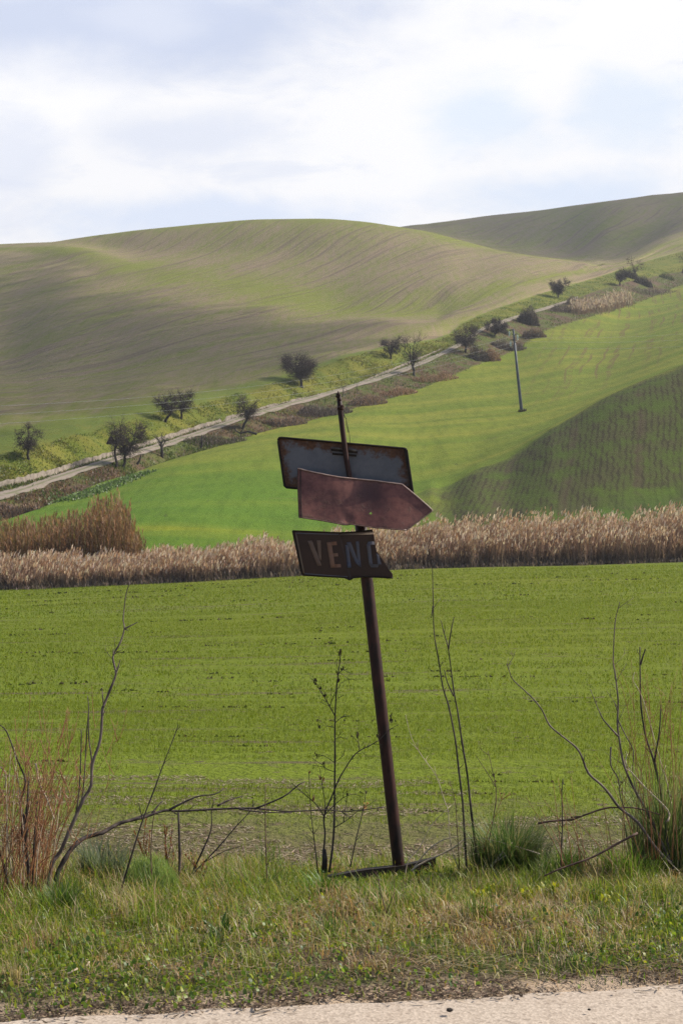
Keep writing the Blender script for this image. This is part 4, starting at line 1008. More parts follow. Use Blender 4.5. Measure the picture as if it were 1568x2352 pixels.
def sign_post():
    base = Vector(P(921, 2003, 10.0))
    root = empty('sign_post', tuple(base), 'leaning rusty sign post with three battered sign panels on the grass verge', 'sign post')
    A = lambda px, py, d=10.0: Vector(P(px, py, d))
    ax0 = A(921, 2040); ax1 = A(827, 1195)
    mb = MB(); mb.tube([ax0.lerp(ax1, t) for t in np.linspace(0, 1, 12)], .0375, 24); mb.build('pole', M['rustpole'], root)
    mb = MB(); pts = [W3(x, y, 10.0) for x, y in ((640, 150), (655, 290), (672, 450), (694, 620), (716, 760), (733, 850), (760, 1010), (780, 1130))]
    rr = [.014, .0175, .0165, .0165, .0165, .0165, .0165, .0165]; mb.tube(pts, rr, 14)
    # splintered, swollen upper end
    for (x0, y0, x1, y1, r0, r1) in ((628, 170, 622, 140, .008, .004), (640, 160, 634, 122, .008, .003), (650, 190, 656, 205, .007, .004), (655, 262, 683, 236, .009, .003), (648, 262, 626, 268, .010, .005), (660, 268, 676, 262, .010, .004)):
        mb.tube([W3(x0, y0, 9.99), W3((x0+x1)/2+2, (y0+y1)/2, 9.985), W3(x1, y1, 9.985)], [r0*1.4, r0, r1], 7)
    mb.tube([W3(653, 240, 10), W3(656, 262, 10), W3(659, 285, 10)], [.016, .0215, .016], 12)
    o = mb.build('upper_pole', M['rustpole'], root); o['label'] = 'thin rusty upper pole with a splintered top'
    # grey rectangular panel, back side
    blank = rust_mat('grey_painted_back', (0.105, 0.108, 0.128, 1), (0.135, 0.135, 0.155, 1), (0.060, 0.026, 0.016, 1), (0.125, 0.055, 0.026, 1), .080, 0.0, .35, .5)
    dep = lambda x, y: 10.032+0*x
    bp = panel('blank_panel', [(150, 514), (1195, 606)], [(198, 938), (1262, 1032)], [(150, 514), (136, 518), (127, 532), (127, 548), (176, 908), (181, 926), (198, 938)],
          [(1195, 606), (1208, 611), (1216, 626), (1262, 940), (1274, 1015), (1272, 1026), (1262, 1032)], dep, blank, root, 90, 40, .004, label='grey rectangular panel seen from its blank back')
    mb = MB()
    loop = [(150, 514), (1195, 606), (1208, 611), (1216, 626), (1274, 1015), (1262, 1032), (198, 938), (181, 926), (127, 548), (127, 532), (136, 518), (150, 514)]
    mb.tube([W3(x, y, 10.026) for x, y in loop], .0075, 6, cap=False); mb.build('rim', M['blackrust'], bp)
    mb = MB()
    mb.v = [W3(x, y, dd) for dd in (10.005, 10.034) for x, y in ((1192, 612), (1222, 618), (1274, 985), (1250, 985))]
    mb.f = [(3, 2, 1, 0), (4, 5, 6, 7), (0, 1, 5, 4), (1, 2, 6, 5), (2, 3, 7, 6), (3, 0, 4, 7)]; mb.build('side_flange', M['blackrust'], bp, smooth=False)
    mb = MB()
    for (xa, ya, xb, yb) in ((590, 604, 676, 612), (716, 616, 788, 626)): mb.tube([W3(xa, ya, 10.018), W3(xb, yb, 10.018)], .0055, 8)
    o = mb.build('clamp_bolt', plain('worn_bright_bolt', (0.10, 0.085, 0.075, 1), (0.24, 0.21, 0.19, 1), 40, .5, metal=.4, bd=.001), root); o['label'] = 'worn pale clamp bolt'
    mb = MB()
    for (xa, ya, xb, yb) in ((575, 618, 800, 640), (585, 652, 790, 668)):
        mb.v += [W3(x, y, dd) for dd in (10.022, 10.031) for x, y in ((xa, ya-9), (xb, yb-9), (xb, yb+9), (xa, ya+9))]
        b = len(mb.v)-8
        mb.f += [tuple(b+i for i in f) for f in ((3, 2, 1, 0), (4, 5, 6, 7), (0, 1, 5, 4), (1, 2, 6, 5), (2, 3, 7, 6), (3, 0, 4, 7))]
    mb.build('clamp', M['blackrust'], root, smooth=False)
    # arrow panel: rusted pink, bent and dented, leaning back a little
    arrow = rust_mat('rusted_pink_plate', (0.235, 0.088, 0.062, 1), (0.105, 0.035, 0.025, 1), (0.060, 0.022, 0.016, 1), (0.14, 0.052, 0.030, 1), .022, .45, .80, .42, spec=.5, stain=True)
    def dep_a(x, y):
        mid = np.exp(-((x-880)/190.)**2)*np.exp(-((y-1060)/230.)**2)
        return 9.905 + (1040-y)/3.692/F*10*.37 + .026*mid + (x-860)/3.692/F*10*.07 + .012*np.sin(x*.007+.5)*np.sin(y*.009) + .010*np.exp(-((x-715)/45.)**2-((y-1215)/40.)**2)
    top = [(293, 775), (400, 800), (520, 826), (650, 850), (760, 861), (950, 878), (1180, 910)]
    bot = [(303, 1190), (480, 1215), (640, 1245), (700, 1258), (730, 1248), (950, 1279), (1215, 1300)]
    ap = panel('arrow_panel', top, bot, [(293, 775), (291, 930), (303, 1190)], [(1180, 910), (1300, 1010), (1425, 1118), (1435, 1132), (1420, 1146), (1320, 1222), (1215, 1300)], dep_a, arrow, root, 100, 44, .004, hole=(912, 1160, 10), label='pinkish rusted arrow panel pointing right')
    mb = MB()
    def edge_tube(line, r, off):
        line = poly_at(line, np.linspace(0, 1, 30)); mb.tube([W3(x, y, float(dep_a(np.array(x), np.array(y)))+off) for x, y in line], r, 6)
    edge_tube([(1215, 1300)]+bot[::-1][1:]+[(303, 1190)], .0045, -.001)
    edge_tube([(1435, 1132), (1420, 1146), (1320, 1222), (1215, 1300)], .0032, -.001)
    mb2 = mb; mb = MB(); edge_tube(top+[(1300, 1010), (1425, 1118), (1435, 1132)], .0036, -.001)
    o = mb.build('rim', plain('bare_worn_edge', (0.42, 0.27, 0.22, 1), (0.62, 0.46, 0.40, 1), 30, .45, bd=.001, spec=.6), ap); o['label'] = 'bright worn upper edge'  # sun highlight along the upper edge is put into its pale colour
    mb = mb2; mb.build('rim', plain('rust_edge', (0.10, 0.045, 0.033, 1), (0.20, 0.11, 0.085, 1), 30, .5, bd=.001, spec=.6), ap)
    mb = MB(); rows_ = [(290, 775), (289, 930), (300, 1190)]; rows2 = [(318, 782), (318, 935), (328, 1188)]
    for (a1, b1), (a2, b2) in zip(rows_, rows2):
        mb.v += [W3(a1, b1, float(dep_a(a1, b1))+.03), W3(a2, b2, float(dep_a(a2, b2))-.006), W3(a2+3, b2, float(dep_a(a2, b2))+.003), W3(a1+3, b1, float(dep_a(a1, b1))+.036)]
    for i in range(2):
        for j in range(4): mb.f.append((4*i+j, 4*i+(j+1) % 4, 4*i+4+(j+1) % 4, 4*i+4+j))
    mb.f += [(3, 2, 1, 0), (8, 9, 10, 11)]
    mb.build('side_flange', M['blackrust'], ap, smooth=False)
    # torn lettered panel, folded down its middle
    torn = rust_mat('dark_rusted_plate', (0.046, 0.019, 0.014, 1), (0.032, 0.013, 0.010, 1), (0.026, 0.012, 0.010, 1), (0.090, 0.034, 0.020, 1), .010, .25, .4, .5)
    def dep_t(x, y):
        fx = 640+(y-1310)*.25
        return 9.925 + np.where(x > fx, .010-(x-fx)*2.2e-5*2.2, (fx-x)*4.5e-5*1.2) - (1500-y)/3.692/F*10*.06
    left = [(250, 1305), (290, 1490), (330, 1680)]
    right = [(926, 1297), (938, 1330), (945, 1400), (952, 1440), (963, 1482), (998, 1528), (1040, 1592), (1070, 1640), (1096, 1668), (1099, 1704)]
    ttop = [(250, 1305), (450, 1313), (640, 1321), (800, 1313), (926, 1297)]
    tbot = [(330, 1680), (500, 1690), (690, 1700), (722, 1716), (737, 1722), (748, 1712), (762, 1702), (850, 1694), (970, 1697), (1099, 1704)]
    tp = panel('torn_panel', ttop, tbot, left, right, dep_t, torn, root, 90, 40, .004, label='dark torn panel with faded letters')
    mb = MB()
    line = poly_at([(250, 1305)]+left[1:]+tbot[1:], np.linspace(0, 1, 60)); mb.tube([W3(x, y, float(dep_t(x, y))-.002) for x, y in line], .0055, 6)
    line = poly_at(ttop, np.linspace(0, 1, 40)); mb.tube([W3(x, y, float(dep_t(x, y))-.001) for x, y in line], .0045, 6)
    mb.build('rim', M['blackrust'], tp)
    def strokes(name, quads, mat, label=None):
        V = []; Q = []
        for (x0, y0, x1, y1, x2, y2, x3, y3) in quads:                # corner order: a b c d
            a, b, c, d_ = np.array((x0, y0)), np.array((x1, y1)), np.array((x2, y2)), np.array((x3, y3))
            n = 10; base_i = len(V)
            for i in range(n+1):
                l = a+(d_-a)*i/n; r = b+(c-b)*i/n
                for q in (l, r):
                    for off in (-.0026, -.0006): V.append(np.array(W3(q[0], q[1], float(dep_t(q[0], q[1]))+off)))
            for i in range(n):
                k = base_i+4*i
                Q += [(k, k+4, k+6, k+2), (k+1, k+3, k+7, k+5), (k, k+1, k+5, k+4), (k+2, k+6, k+7, k+3)]
            k = base_i; Q.append((k, k+2, k+3, k+1)); k = base_i+4*n; Q.append((k, k+1, k+3, k+2))
        off = np.array(parent_world(tp))
        o = link(name, np_mesh(name, np.array(V)-off, Q, None, mats=(mat,), attrs={'edge': np.full(len(V), 1.0)}), tp)
        if label: o['label'] = label
    def paint(nm, c, c2, worn): return rust_mat(nm, c, c2, (0.05, 0.022, 0.016, 1), (0.085, 0.035, 0.022, 1), .001, .55, worn, .6)
    pV = paint('faded_buff_paint', (0.20, 0.13, 0.10, 1), (0.15, 0.095, 0.075, 1), .55); pE = paint('faded_orange_paint', (0.23, 0.135, 0.10, 1), (0.22, 0.10, 0.06, 1), .45)
    pN = paint('faded_blue_paint', (0.115, 0.105, 0.125, 1), (0.075, 0.088, 0.145, 1), .5); pO = paint('faded_grey_blue_paint', (0.135, 0.115, 0.125, 1), (0.11, 0.11, 0.145, 1), .45)
    strokes('letter', [(376, 1390, 414, 1386, 497, 1600, 460, 1602), (454, 1386, 488, 1385, 494, 1560, 470, 1540)], pV)
    strokes('letter', [(538, 1402, 578, 1399, 612, 1617, 573, 1618), (577, 1398, 622, 1396, 626, 1426, 581, 1428), (592, 1496, 632, 1494, 636, 1521, 596, 1523), (606, 1588, 656, 1586, 660, 1614, 610, 1617)], pE)
    strokes('letter', [(694, 1424, 722, 1424, 747, 1618, 714, 1618), (703, 1404, 742, 1398, 822, 1614, 784, 1580), (783, 1396, 810, 1394, 830, 1618, 800, 1560)], pN)
    strokes('letter', [(876, 1420, 908, 1420, 928, 1590, 897, 1590), (890, 1397, 940, 1396, 943, 1424, 878, 1421), (897, 1589, 985, 1589, 970, 1615, 915, 1616), (958, 1492, 978, 1512, 1003, 1590, 970, 1590)], pO)
    pB = paint('faded_border_paint', (0.20, 0.145, 0.105, 1), (0.13, 0.09, 0.07, 1), .45)
    strokes('border', [(270, 1318, 282, 1318, 352, 1668, 338, 1668)], pB)
    strokes('border', [(285, 1322, 640, 1331, 640, 1340, 285, 1330)], pO)
    strokes('border', [(648, 1332, 936, 1319, 938, 1334, 648, 1344)], pB)
    strokes('border', [(350, 1664, 715, 1692, 715, 1698, 348, 1672)], pO)
    # binding wire ends and the loose wire at the top
    mb = MB()
    for line in ([(670, 290), (700, 350), (712, 400), (730, 480), (735, 560)], [(676, 300), (690, 345), (705, 350), (700, 390), (722, 470)]):
        mb.tube([W3(x, y, 9.975) for x, y in line], .0016, 4)
    mb.build('loose_wire', M['arm'], root)
    mb = MB()
    for line in ([(915, 1700), (925, 1750), (938, 1790), (930, 1825)], [(918, 1712), (900, 1760), (890, 1815)], [(925, 1745), (905, 1770), (912, 1800), (938, 1770)]):
        mb.tube([W3(x, y, 9.955) for x, y in line], .0016, 4)
    o = mb.build('loose_wire', M['arm'], root)
    # half-buried base rail
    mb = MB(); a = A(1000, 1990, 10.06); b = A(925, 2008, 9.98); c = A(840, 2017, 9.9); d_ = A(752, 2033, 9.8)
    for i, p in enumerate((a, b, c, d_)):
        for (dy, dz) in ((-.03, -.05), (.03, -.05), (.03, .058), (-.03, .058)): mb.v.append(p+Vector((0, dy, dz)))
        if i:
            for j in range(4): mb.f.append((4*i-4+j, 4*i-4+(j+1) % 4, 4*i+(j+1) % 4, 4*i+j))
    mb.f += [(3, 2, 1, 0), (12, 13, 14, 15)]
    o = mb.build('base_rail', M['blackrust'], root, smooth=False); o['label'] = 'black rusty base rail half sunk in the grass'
sign_post()

# ------------------------------------------------------------------ dry stems, saplings and tussocks on the verge
def smooth_line(pts, n=4):
    pts = np.array(pts, float); t = np.arange(len(pts)); tq = np.linspace(0, len(pts)-1, (len(pts)-1)*n+1)
    out = []
    for x in tq:
        i = min(int(x), len(pts)-2); f = x-i
        p0 = pts[max(i-1, 0)]; p1 = pts[i]; p2 = pts[i+1]; p3 = pts[min(i+2, len(pts)-1)]
        out.append(.5*((2*p1)+(-p0+p2)*f+(2*p0-5*p1+4*p2-p3)*f*f+(-p0+3*p1-3*p2+p3)*f**3))
    return np.array(out)
def stem(mb, px, d, r0, r1, bow=0.0, n=6, twigs=0, tl=40):
    """a stem along photo pixels px, rooted at distance d and drifting by bow in depth"""
    L = smooth_line(px, 3); m = len(L)
    for q in range(twigs):
        i = random.randrange(int(m*.25), m-1); x, y = L[i]; dx, dy = L[i+1]-L[i]; g = math.atan2(dy, dx)+random.choice((-1, 1))*random.uniform(.35, .9); l = random.uniform(.35, 1.2)*tl
        e = (x+math.cos(g)*l, y+math.sin(g)*l-.12*l); dd = d+bow*i/(m-1); o = random.uniform(-.06, .06)
        mb.tube([P(x, y, dd), P((x+e[0])/2+random.gauss(0, 2), (y+e[1])/2, dd+o*.5), P(e[0], e[1], dd+o)], [.0019, .0014, .0007], 4)
        if random.random() < .6:
            f = random.uniform(.4, .9); xx, yy = x+(e[0]-x)*f, y+(e[1]-y)*f; g2 = g+random.choice((-1, 1))*.7
            mb.tube([P(xx, yy, dd+o*f), P(xx+math.cos(g2)*l*.4, yy+math.sin(g2)*l*.4, dd+o*f+.01)], [.0011, .0006], 4)
    mb.tube([P(x, y, d+bow*i/(m-1)+.006*math.sin(i*1.7)) for i, (x, y) in enumerate(L)], [(r0+(r1-r0)*i/(m-1))*(1.0+(.18 if i % 6 == 0 else 0)) for i in range(m)], n)
def c2(x, y): return (x/3.6, y/3.6+1429)
def c84(x, y): return (x/3.2+669.7, y/3.2+1453.7)
def c3(x, y): return (x/3.6+1143.4, y/3.6+1388.4)
def c7(x, y): return (x/2+0, y/2+1780.4)
def plant(name, foot, d, label, cat, group=None):
    p = P(foot[0], foot[1], d); return empty(name, (p[0], p[1], h1(p[0], p[1])), label, cat, group)
def L_(f, pts): return [f(x, y) for x, y in pts]

def left_sapling():
    d = 8.7; root = plant('dead_sapling', (112, 2065), d, 'dark dead sapling on the left with a tall crooked stem and a long arching branch', 'sapling')
    mb = MB()
    A = L_(c2, [(395, 2330), (405, 2150), (435, 1990), (500, 1900), (570, 1740), (640, 1580), (690, 1470), (755, 1350), (765, 1170), (830, 980), (850, 720), (860, 690), (920, 540), (960, 430), (940, 330), (940, 270), (1000, 160), (1030, 50), (1020, -20)])+[(286, 1395), (290, 1365), (299, 1336)]
    stem(mb, A, d, .0125, .0024, .25, twigs=9, tl=30)
    for ln in ([(860, 690), (850, 610), (845, 540)], [(960, 430), (980, 370), (995, 310)], [(940, 270), (938, 220)], [(1030, 55), (1090, 25), (1140, 0)], [(1030, 55), (1060, 68)],
               [(765, 1165), (750, 1060), (735, 930), (735, 700), (725, 610)], [(640, 1560), (690, 1400), (720, 900), (738, 700)], [(630, 1590), (660, 1350), (675, 940), (668, 900)]):
        stem(mb, L_(c2, ln), d+.15, .0055, .0018, .0)
    o = mb.build('stem', M['greystem'], root)
    mb = MB()
    B = L_(c2, [(440, 2320), (470, 2100), (535, 1965), (590, 1880), (650, 1820), (710, 1780), (850, 1740), (920, 1700), (1000, 1660), (1100, 1635), (1200, 1610), (1300, 1575), (1380, 1555)])+[(410, 1863), (485, 1859), (575, 1856), (620, 1860), (665, 1864), (750, 1860), (800, 1864), (885, 1853)]
    stem(mb, B, d, .0145, .0024, .7, twigs=16, tl=55)
    for ln in ([(770, 165), (900, 100), (985, 88), (1030, 60)], [(1000, 140), (1060, 112), (1120, 95)], [(1170, 155), (1300, 100), (1370, 45), (1400, 30)], [(1100, 155), (1200, 170), (1340, 172)], [(560, 215), (640, 190), (700, 165)], [(700, 175), (735, 130), (750, 118)]):
        stem(mb, L_(c7, ln), d+.42, .006, .002, .1)
    mb.build('arching_branch', M['dead'], root)
    mb = MB()
    for ln in ([(130, 2330), (70, 2150), (10, 1930), (-40, 1800)], [(235, 2350), (240, 2150), (230, 1950), (180, 1720), (205, 1640), (170, 1500), (215, 1320), (150, 1150), (60, 910), (0, 850)], [(215, 1900), (230, 1500), (240, 1230)], [(190, 1720), (215, 1600), (235, 1440)], [(270, 2330), (285, 1850), (310, 1480)]):
        stem(mb, L_(c2, ln), d+.1, .011, .003, .1)
    mb.build('side_stem', M['dead'], root)
left_sapling()

def red_shrub():
    d = 8.85; root = plant('red_stemmed_shrub', (60, 2085), d, 'bushy shrub of many thin orange red stems at the left edge', 'shrub')
    r = random.Random(5); mb = MB()
    for i in range(88):
        bx = r.uniform(-70, 110); by = 2095+r.uniform(-12, 14); tx = bx*1.3+r.gauss(28, 78); ty = r.uniform(1620, 1930)
        mx = bx+(tx-bx)*.35+r.gauss(0, 6); px = [(bx, by), (bx+(mx-bx)*.5, by-(by-ty)*.22), (mx, by-(by-ty)*.5), (mx+(tx-mx)*.55+r.gauss(0, 5), by-(by-ty)*.77), (tx, ty)]
        dd = d+r.uniform(-.3, .35)
        stem(mb, px, dd, r.uniform(.0018, .0038), .0006, r.uniform(-.15, .2), 5)
        for j in range(4):
            f = r.uniform(.4, .95); k = min(3, int(f*4)); x = px[k][0]+(px[k+1][0]-px[k][0])*(f*4-k); y = px[k][1]+(px[k+1][1]-px[k][1])*(f*4-k)
            sx = r.choice((-1, 1))*r.uniform(6, 30); stem(mb, [(x, y), (x+sx*.5, y-r.uniform(15, 35)), (x+sx, y-r.uniform(40, 95))], dd, .0024, .0009, .05, 4)
    mb.build('stem', M['redstem'], root)
    mb = MB()
    for i in range(10):
        bx = r.uniform(0, 110); tx = bx+r.gauss(5, 26); ty = r.uniform(1700, 1850)
        stem(mb, [(bx, 2080), ((bx+tx)/2+r.gauss(0, 6), (2080+ty)/2), (tx, ty)], d+r.uniform(-.2, .3), .0045, .0012, .1, 5)
    for ln in ([(300, 1170), (330, 1340), (390, 1460), (440, 1600), (470, 1660)], [(10, 1200), (55, 1260), (40, 1370)]): stem(mb, L_(c2, ln), d, .005, .003, 0, 5)
    mb.build('faded_stem', M['straw'], root)
red_shrub()

def single(name, lines, d, r0, r1, mat, label, cat='dry stem', group=None, bow=.1):
    root = plant(name, lines[0][0], d, label, cat, group); mb = MB()
    lines = [list(l) for l in lines]
    if cat != 'branch' and cat != 'dry stalk': lines[0].insert(0, (lines[0][0][0], lines[0][0][1]+26))
    for i, ln in enumerate(lines): stem(mb, ln, d+(0 if i == 0 else .03), r0*(1 if i == 0 else .6), r1, bow if i == 0 else 0, twigs=(5 if i == 0 and cat == 'dry stem' else 0), tl=24)
    mb.build('stem', M[mat], root)
single('dry_stem', [L_(c2, [(955, 2380), (1080, 1960), (1180, 1640), (1290, 1350), (1350, 1180), (1440, 950), (1475, 850)]), L_(c2, [(1180, 1640), (1150, 1500)])], 8.6, .0065, .0018, 'dead', 'slanting dark stem leaning right across the arching branch')
single('dry_stem', [L_(c2, [(1250, 2360), (1255, 2100), (1250, 1900), (1265, 1650), (1290, 1560)])], 8.8, .0045, .002, 'brownstem', 'thin upright brown stem in front of the feathery fennel clump')
single('dry_stem', [[(412, 2020), (413, 1960), (410, 1866)]], 9.3, .0095, .006, 'dead', 'short thick dark stem standing under the arching branch')
single('dry_stem', [L_(c7, [(870, 480), (930, 350), (970, 250), (972, 160), (985, 110)])], 9.4, .007, .002, 'dead', 'crooked dark stem under the arching branch, left of its slanting neighbour')
single('dry_stem', [L_(c7, [(875, 470), (1000, 335), (1090, 230), (1150, 165), (1165, 120)]), L_(c7, [(930, 405), (1030, 350), (1100, 330)])], 9.45, .0055, .0018, 'dead', 'long dark stem slanting to the right up to the arching branch')
single('dry_stem', [L_(c7, [(1228, 530), (1222, 350), (1218, 180), (1220, 40)])], 9.0, .0048, .002, 'brownstem', 'lone straight brown stem halfway between the arching branch and the sign post')
def orange_sprig(cx, cy, d, label, seed, n=46, hpx=105):
    r = random.Random(seed); root = plant('orange_weed', (cx, cy), d, label, 'weed'); mb = MB(); s = Stuff(); pts = []
    for i in range(5):
        tx = cx+r.gauss(-8, 22); ty = cy-hpx*r.uniform(.6, 1.1); ln = [(cx+r.gauss(0, 8), cy), ((cx+tx)/2+r.gauss(0, 5), (cy+ty)/2), (tx, ty)]
        stem(mb, ln, d, .004, .0015, .05, 5); L = smooth_line(ln, 8); pts += [P(x, y, d) for x, y in L[5:]]
    mb.build('stem', M['brownstem'], root)
    k = rng.integers(0, len(pts), n*3); B = np.array(pts)[k]
    c = pick([(0.30, 0.11, 0.04), (0.22, 0.075, 0.035), (0.34, 0.16, 0.05)], n*3)
    s.add(*blades(B, .014+.016*rng.random(n*3), .006, rng.random(n*3)*6.28, .4+.5*rng.random(n*3), c, c)); s.build('leaves', M['grass'], root)['kind'] = 'stuff'
orange_sprig(345, 2000, 9.2, 'rusty orange leaved weed behind the fennel clump', 3)
orange_sprig(385, 2010, 9.4, 'brown stemmed weed with sparse orange leaves beside the short thick stem', 4, 30, 130)
orange_sprig(460, 2025, 9.3, 'low orange weed sprig at the foot of the two slanting stems', 5, 20, 60)

def centre_shrub():
    d = 9.9; root = plant('dead_shrub', (752, 2010), d, 'slender dead black shrub with seed heads, left of the rusty pole', 'shrub'); mb = MB()
    lines = [([(275, 1760), (300, 1580), (312, 1400), (315, 1150), (318, 900), (318, 640), (330, 400), (345, 280), (355, 200), (360, 130)], .0095, .003),
             ([(318, 610), (280, 540), (220, 440), (190, 390), (168, 345)], .005, .002), ([(280, 540), (305, 470), (335, 410), (355, 405)], .003, .0015), ([(320, 660), (360, 625), (400, 595)], .0035, .0015),
             ([(230, 1640), (245, 1480), (238, 1350), (300, 1190), (345, 1080), (385, 1010), (450, 910), (500, 865), (570, 830), (640, 790)], .0075, .003), ([(640, 790), (720, 710), (785, 675)], .003, .0015),
             ([(498, 868), (492, 810), (480, 745)], .0035, .002), ([(638, 788), (632, 745)], .002, .001), ([(238, 1350), (180, 1260), (100, 1190), (0, 1105)], .005, .002), ([(345, 285), (400, 325), (420, 345)], .002, .001), ([(345, 300), (375, 270), (410, 272)], .003, .0015),
             ([(195, 1780), (175, 1600), (160, 1480), (140, 1300), (125, 1020)], .006, .002), ([(240, 1350), (245, 1260), (225, 1120), (205, 990)], .0045, .002),
             ([(430, 1720), (470, 1530), (520, 1320), (545, 1180)], .006, .002), ([(315, 1430), (400, 1380), (460, 1330), (500, 1290)], .004, .002), ([(250, 1330), (330, 1250), (400, 1200), (480, 1180)], .0035, .0015),
             ([(310, 950), (250, 910), (200, 895), (160, 910)], .003, .0015), ([(310, 1020), (260, 1000), (220, 965), (175, 940)], .003, .0015), ([(318, 950), (365, 915), (385, 900)], .002, .001), ([(380, 1390), (410, 1190)], .0035, .0015),
             ([(318, 780), (365, 760)], .002, .001), ([(316, 700), (295, 680)], .002, .001), ([(325, 500), (350, 470)], .002, .001)]
    for ln, a, b in lines: stem(mb, L_(c84, ln), d, a*.8, b*.8, .0, 6, twigs=(7 if len(ln) > 4 else 2), tl=26)
    mb.build('stem', M['dead'], root)
    mb = MB(); mb.tube([Vector(P(*c84(240, 1760), d)), Vector(P(*c84(243, 1660), d)), Vector(P(*c84(238, 1590), d))], [.019, .017, .012], 7); mb.build('stump', M['dead'], root)
    s = Stuff(); r = random.Random(8); B = []
    for (x, y) in [(360, 135), (355, 160), (350, 150), (378, 268), (370, 275), (350, 350), (345, 360), (172, 355), (175, 380), (205, 405), (245, 470), (240, 455), (482, 750), (485, 770), (632, 750), (730, 660), (725, 640), (205, 700), (330, 300), (230, 975), (240, 990), (180, 905), (410, 1190), (550, 1175), (730, 620)]:
        for j in range(5): B.append(P(*c84(x+r.gauss(0, 5), y+r.gauss(0, 7)), d-.01+r.uniform(-.01, .01)))
    B = np.array(B); n = len(B); c = pick([(0.035, 0.026, 0.020), (0.075, 0.055, 0.04)], n)
    s.add(*blades(B, .016+.014*rng.random(n), .008, rng.random(n)*6.28, .2+.7*rng.random(n), c, c)); s.build('seed_heads', M['brush'], root)['kind'] = 'stuff'
    s = Stuff(); B = []
    for (x, y) in [(215, 1080), (230, 1090), (205, 1060), (150, 1220), (160, 1240), (128, 1040), (545, 1260), (535, 1290)]:
        for j in range(3): B.append(P(*c84(x+r.gauss(0, 8), y+r.gauss(0, 10)), d-.01))
    B = np.array(B); n = len(B); c = pick([(0.40, 0.20, 0.06), (0.48, 0.32, 0.18)], n)
    s.add(*blades(B, .02+.014*rng.random(n), .012, rng.random(n)*6.28, .3+.6*rng.random(n), c, c)); s.build('dry_leaves', M['grass'], root)['kind'] = 'stuff'
centre_shrub()
single('dry_stem', [L_(c84, [(1290, 1830), (1270, 1500), (1255, 1250), (1225, 1000), (1200, 780), (1150, 530), (1110, 400), (1075, 180), (1045, 0)])+[(994, 1372), (993, 1330), (992, 1288)], [(994, 1392), (990, 1420)]], 9.6, .0075, .002, 'dead', 'tallest thin dark stem right of the pole, reaching the reed line')
single('dry_stem', [L_(c84, [(1375, 1800), (1320, 1330), (1290, 1050), (1250, 800), (1215, 560), (1190, 430), (1150, 120), (1118, 0)])+[(1012, 1425)], [(1029, 1491), (1035, 1450), (1042, 1417)], L_(c84, [(1190, 465), (1145, 370), (1120, 270)])], 9.65, .0082, .0022, 'dead', 'forked dark stem right of the pole, beside the tallest stem')
single('dry_stem', [L_(c84, [(1240, 1800), (1165, 1540), (1150, 1320), (1120, 1230), (1060, 1050), (960, 910), (880, 770), (835, 600)])], 9.7, .0036, .0012, 'straw', 'thin pale yellow stalk leaning left, close to the right of the pole')
single('dry_stem', [L_(c84, [(1230, 1720), (1215, 1450), (1200, 1240), (1160, 1090)])], 9.7, .004, .0015, 'brownstem', 'short thin brown stalk left of the tussock beside the pole')
single('dry_stem', [L_(c84, [(1400, 1760), (1500, 1240), (1470, 1000), (1440, 870)]), L_(c84, [(1500, 1130), (1430, 1020), (1350, 900)])], 9.6, .0045, .0013, 'brownstem', 'branched brown stalk rising out of the dark tussock beside the pole')
single('dry_stem', [L_(c84, [(1380, 1800), (1430, 1500), (1490, 1350), (1560, 1180)])], 9.6, .004, .0013, 'redstem', 'reddish stalk leaning right over the dark tussock beside the pole')
single('straw_stalk', [[(945, 2000), (962, 1986), (1000, 1968), (1040, 1948), (1062, 1930), (1080, 1925)], [(950, 1992), (985, 1950), (1020, 1928), (1048, 1922)]], 9.75, .006, .003, 'straw', 'forked bleached stalk lying just right of the pole foot', 'dry stalk')
single('straw_stalk', [[(930, 2010), (938, 1975), (965, 1945), (990, 1895), (1035, 1850)]], 9.8, .0035, .0015, 'straw', 'thin bleached stalk curving up from the pole foot', 'dry stalk')
single('straw_stalk', [[(1128, 1990), (1150, 1962), (1175, 1935)], [(1130, 1985), (1160, 1965)]], 9.5, .007, .004, 'straw', 'thick bleached stalk leaning on the dark tussock beside the pole', 'dry stalk')
single('straw_stalk', [[(1240, 1962), (1170, 1940), (1105, 1925)]], 9.5, .0035, .0018, 'straw', 'thin bleached stalk lying across the dark tussock', 'dry stalk')
single('straw_stalk', [[(0, 2306), (40, 2292), (100, 2270), (150, 2240), (178, 2225)]], 6.45, .006, .004, 'straw', 'longest bleached stalk lying at the bottom left by the road', 'dry stalk')
single('straw_stalk', [[(30, 2262), (90, 2235), (150, 2212), (205, 2204)]], 6.75, .0045, .002, 'straw', 'second bleached stalk at the bottom left, above the longest one', 'dry stalk')
single('straw_stalk', [[(172, 2256), (190, 2232), (206, 2208)]], 6.6, .005, .003, 'straw', 'short steep bleached stalk crossing the two at the bottom left', 'dry stalk')
single('dry_stem', [[(910, 2168), (886, 2095), (872, 2040), (870, 2020)], [(886, 2100), (905, 2050)]], 7.9, .004, .002, 'brownstem', 'small forked twig in the verge below the pole')
single('dry_stem', [[(932, 2242), (958, 2232), (985, 2190)], [(958, 2232), (1000, 2215)]], 6.9, .004, .0015, 'greystem', 'small grey twig near the road edge at the centre')

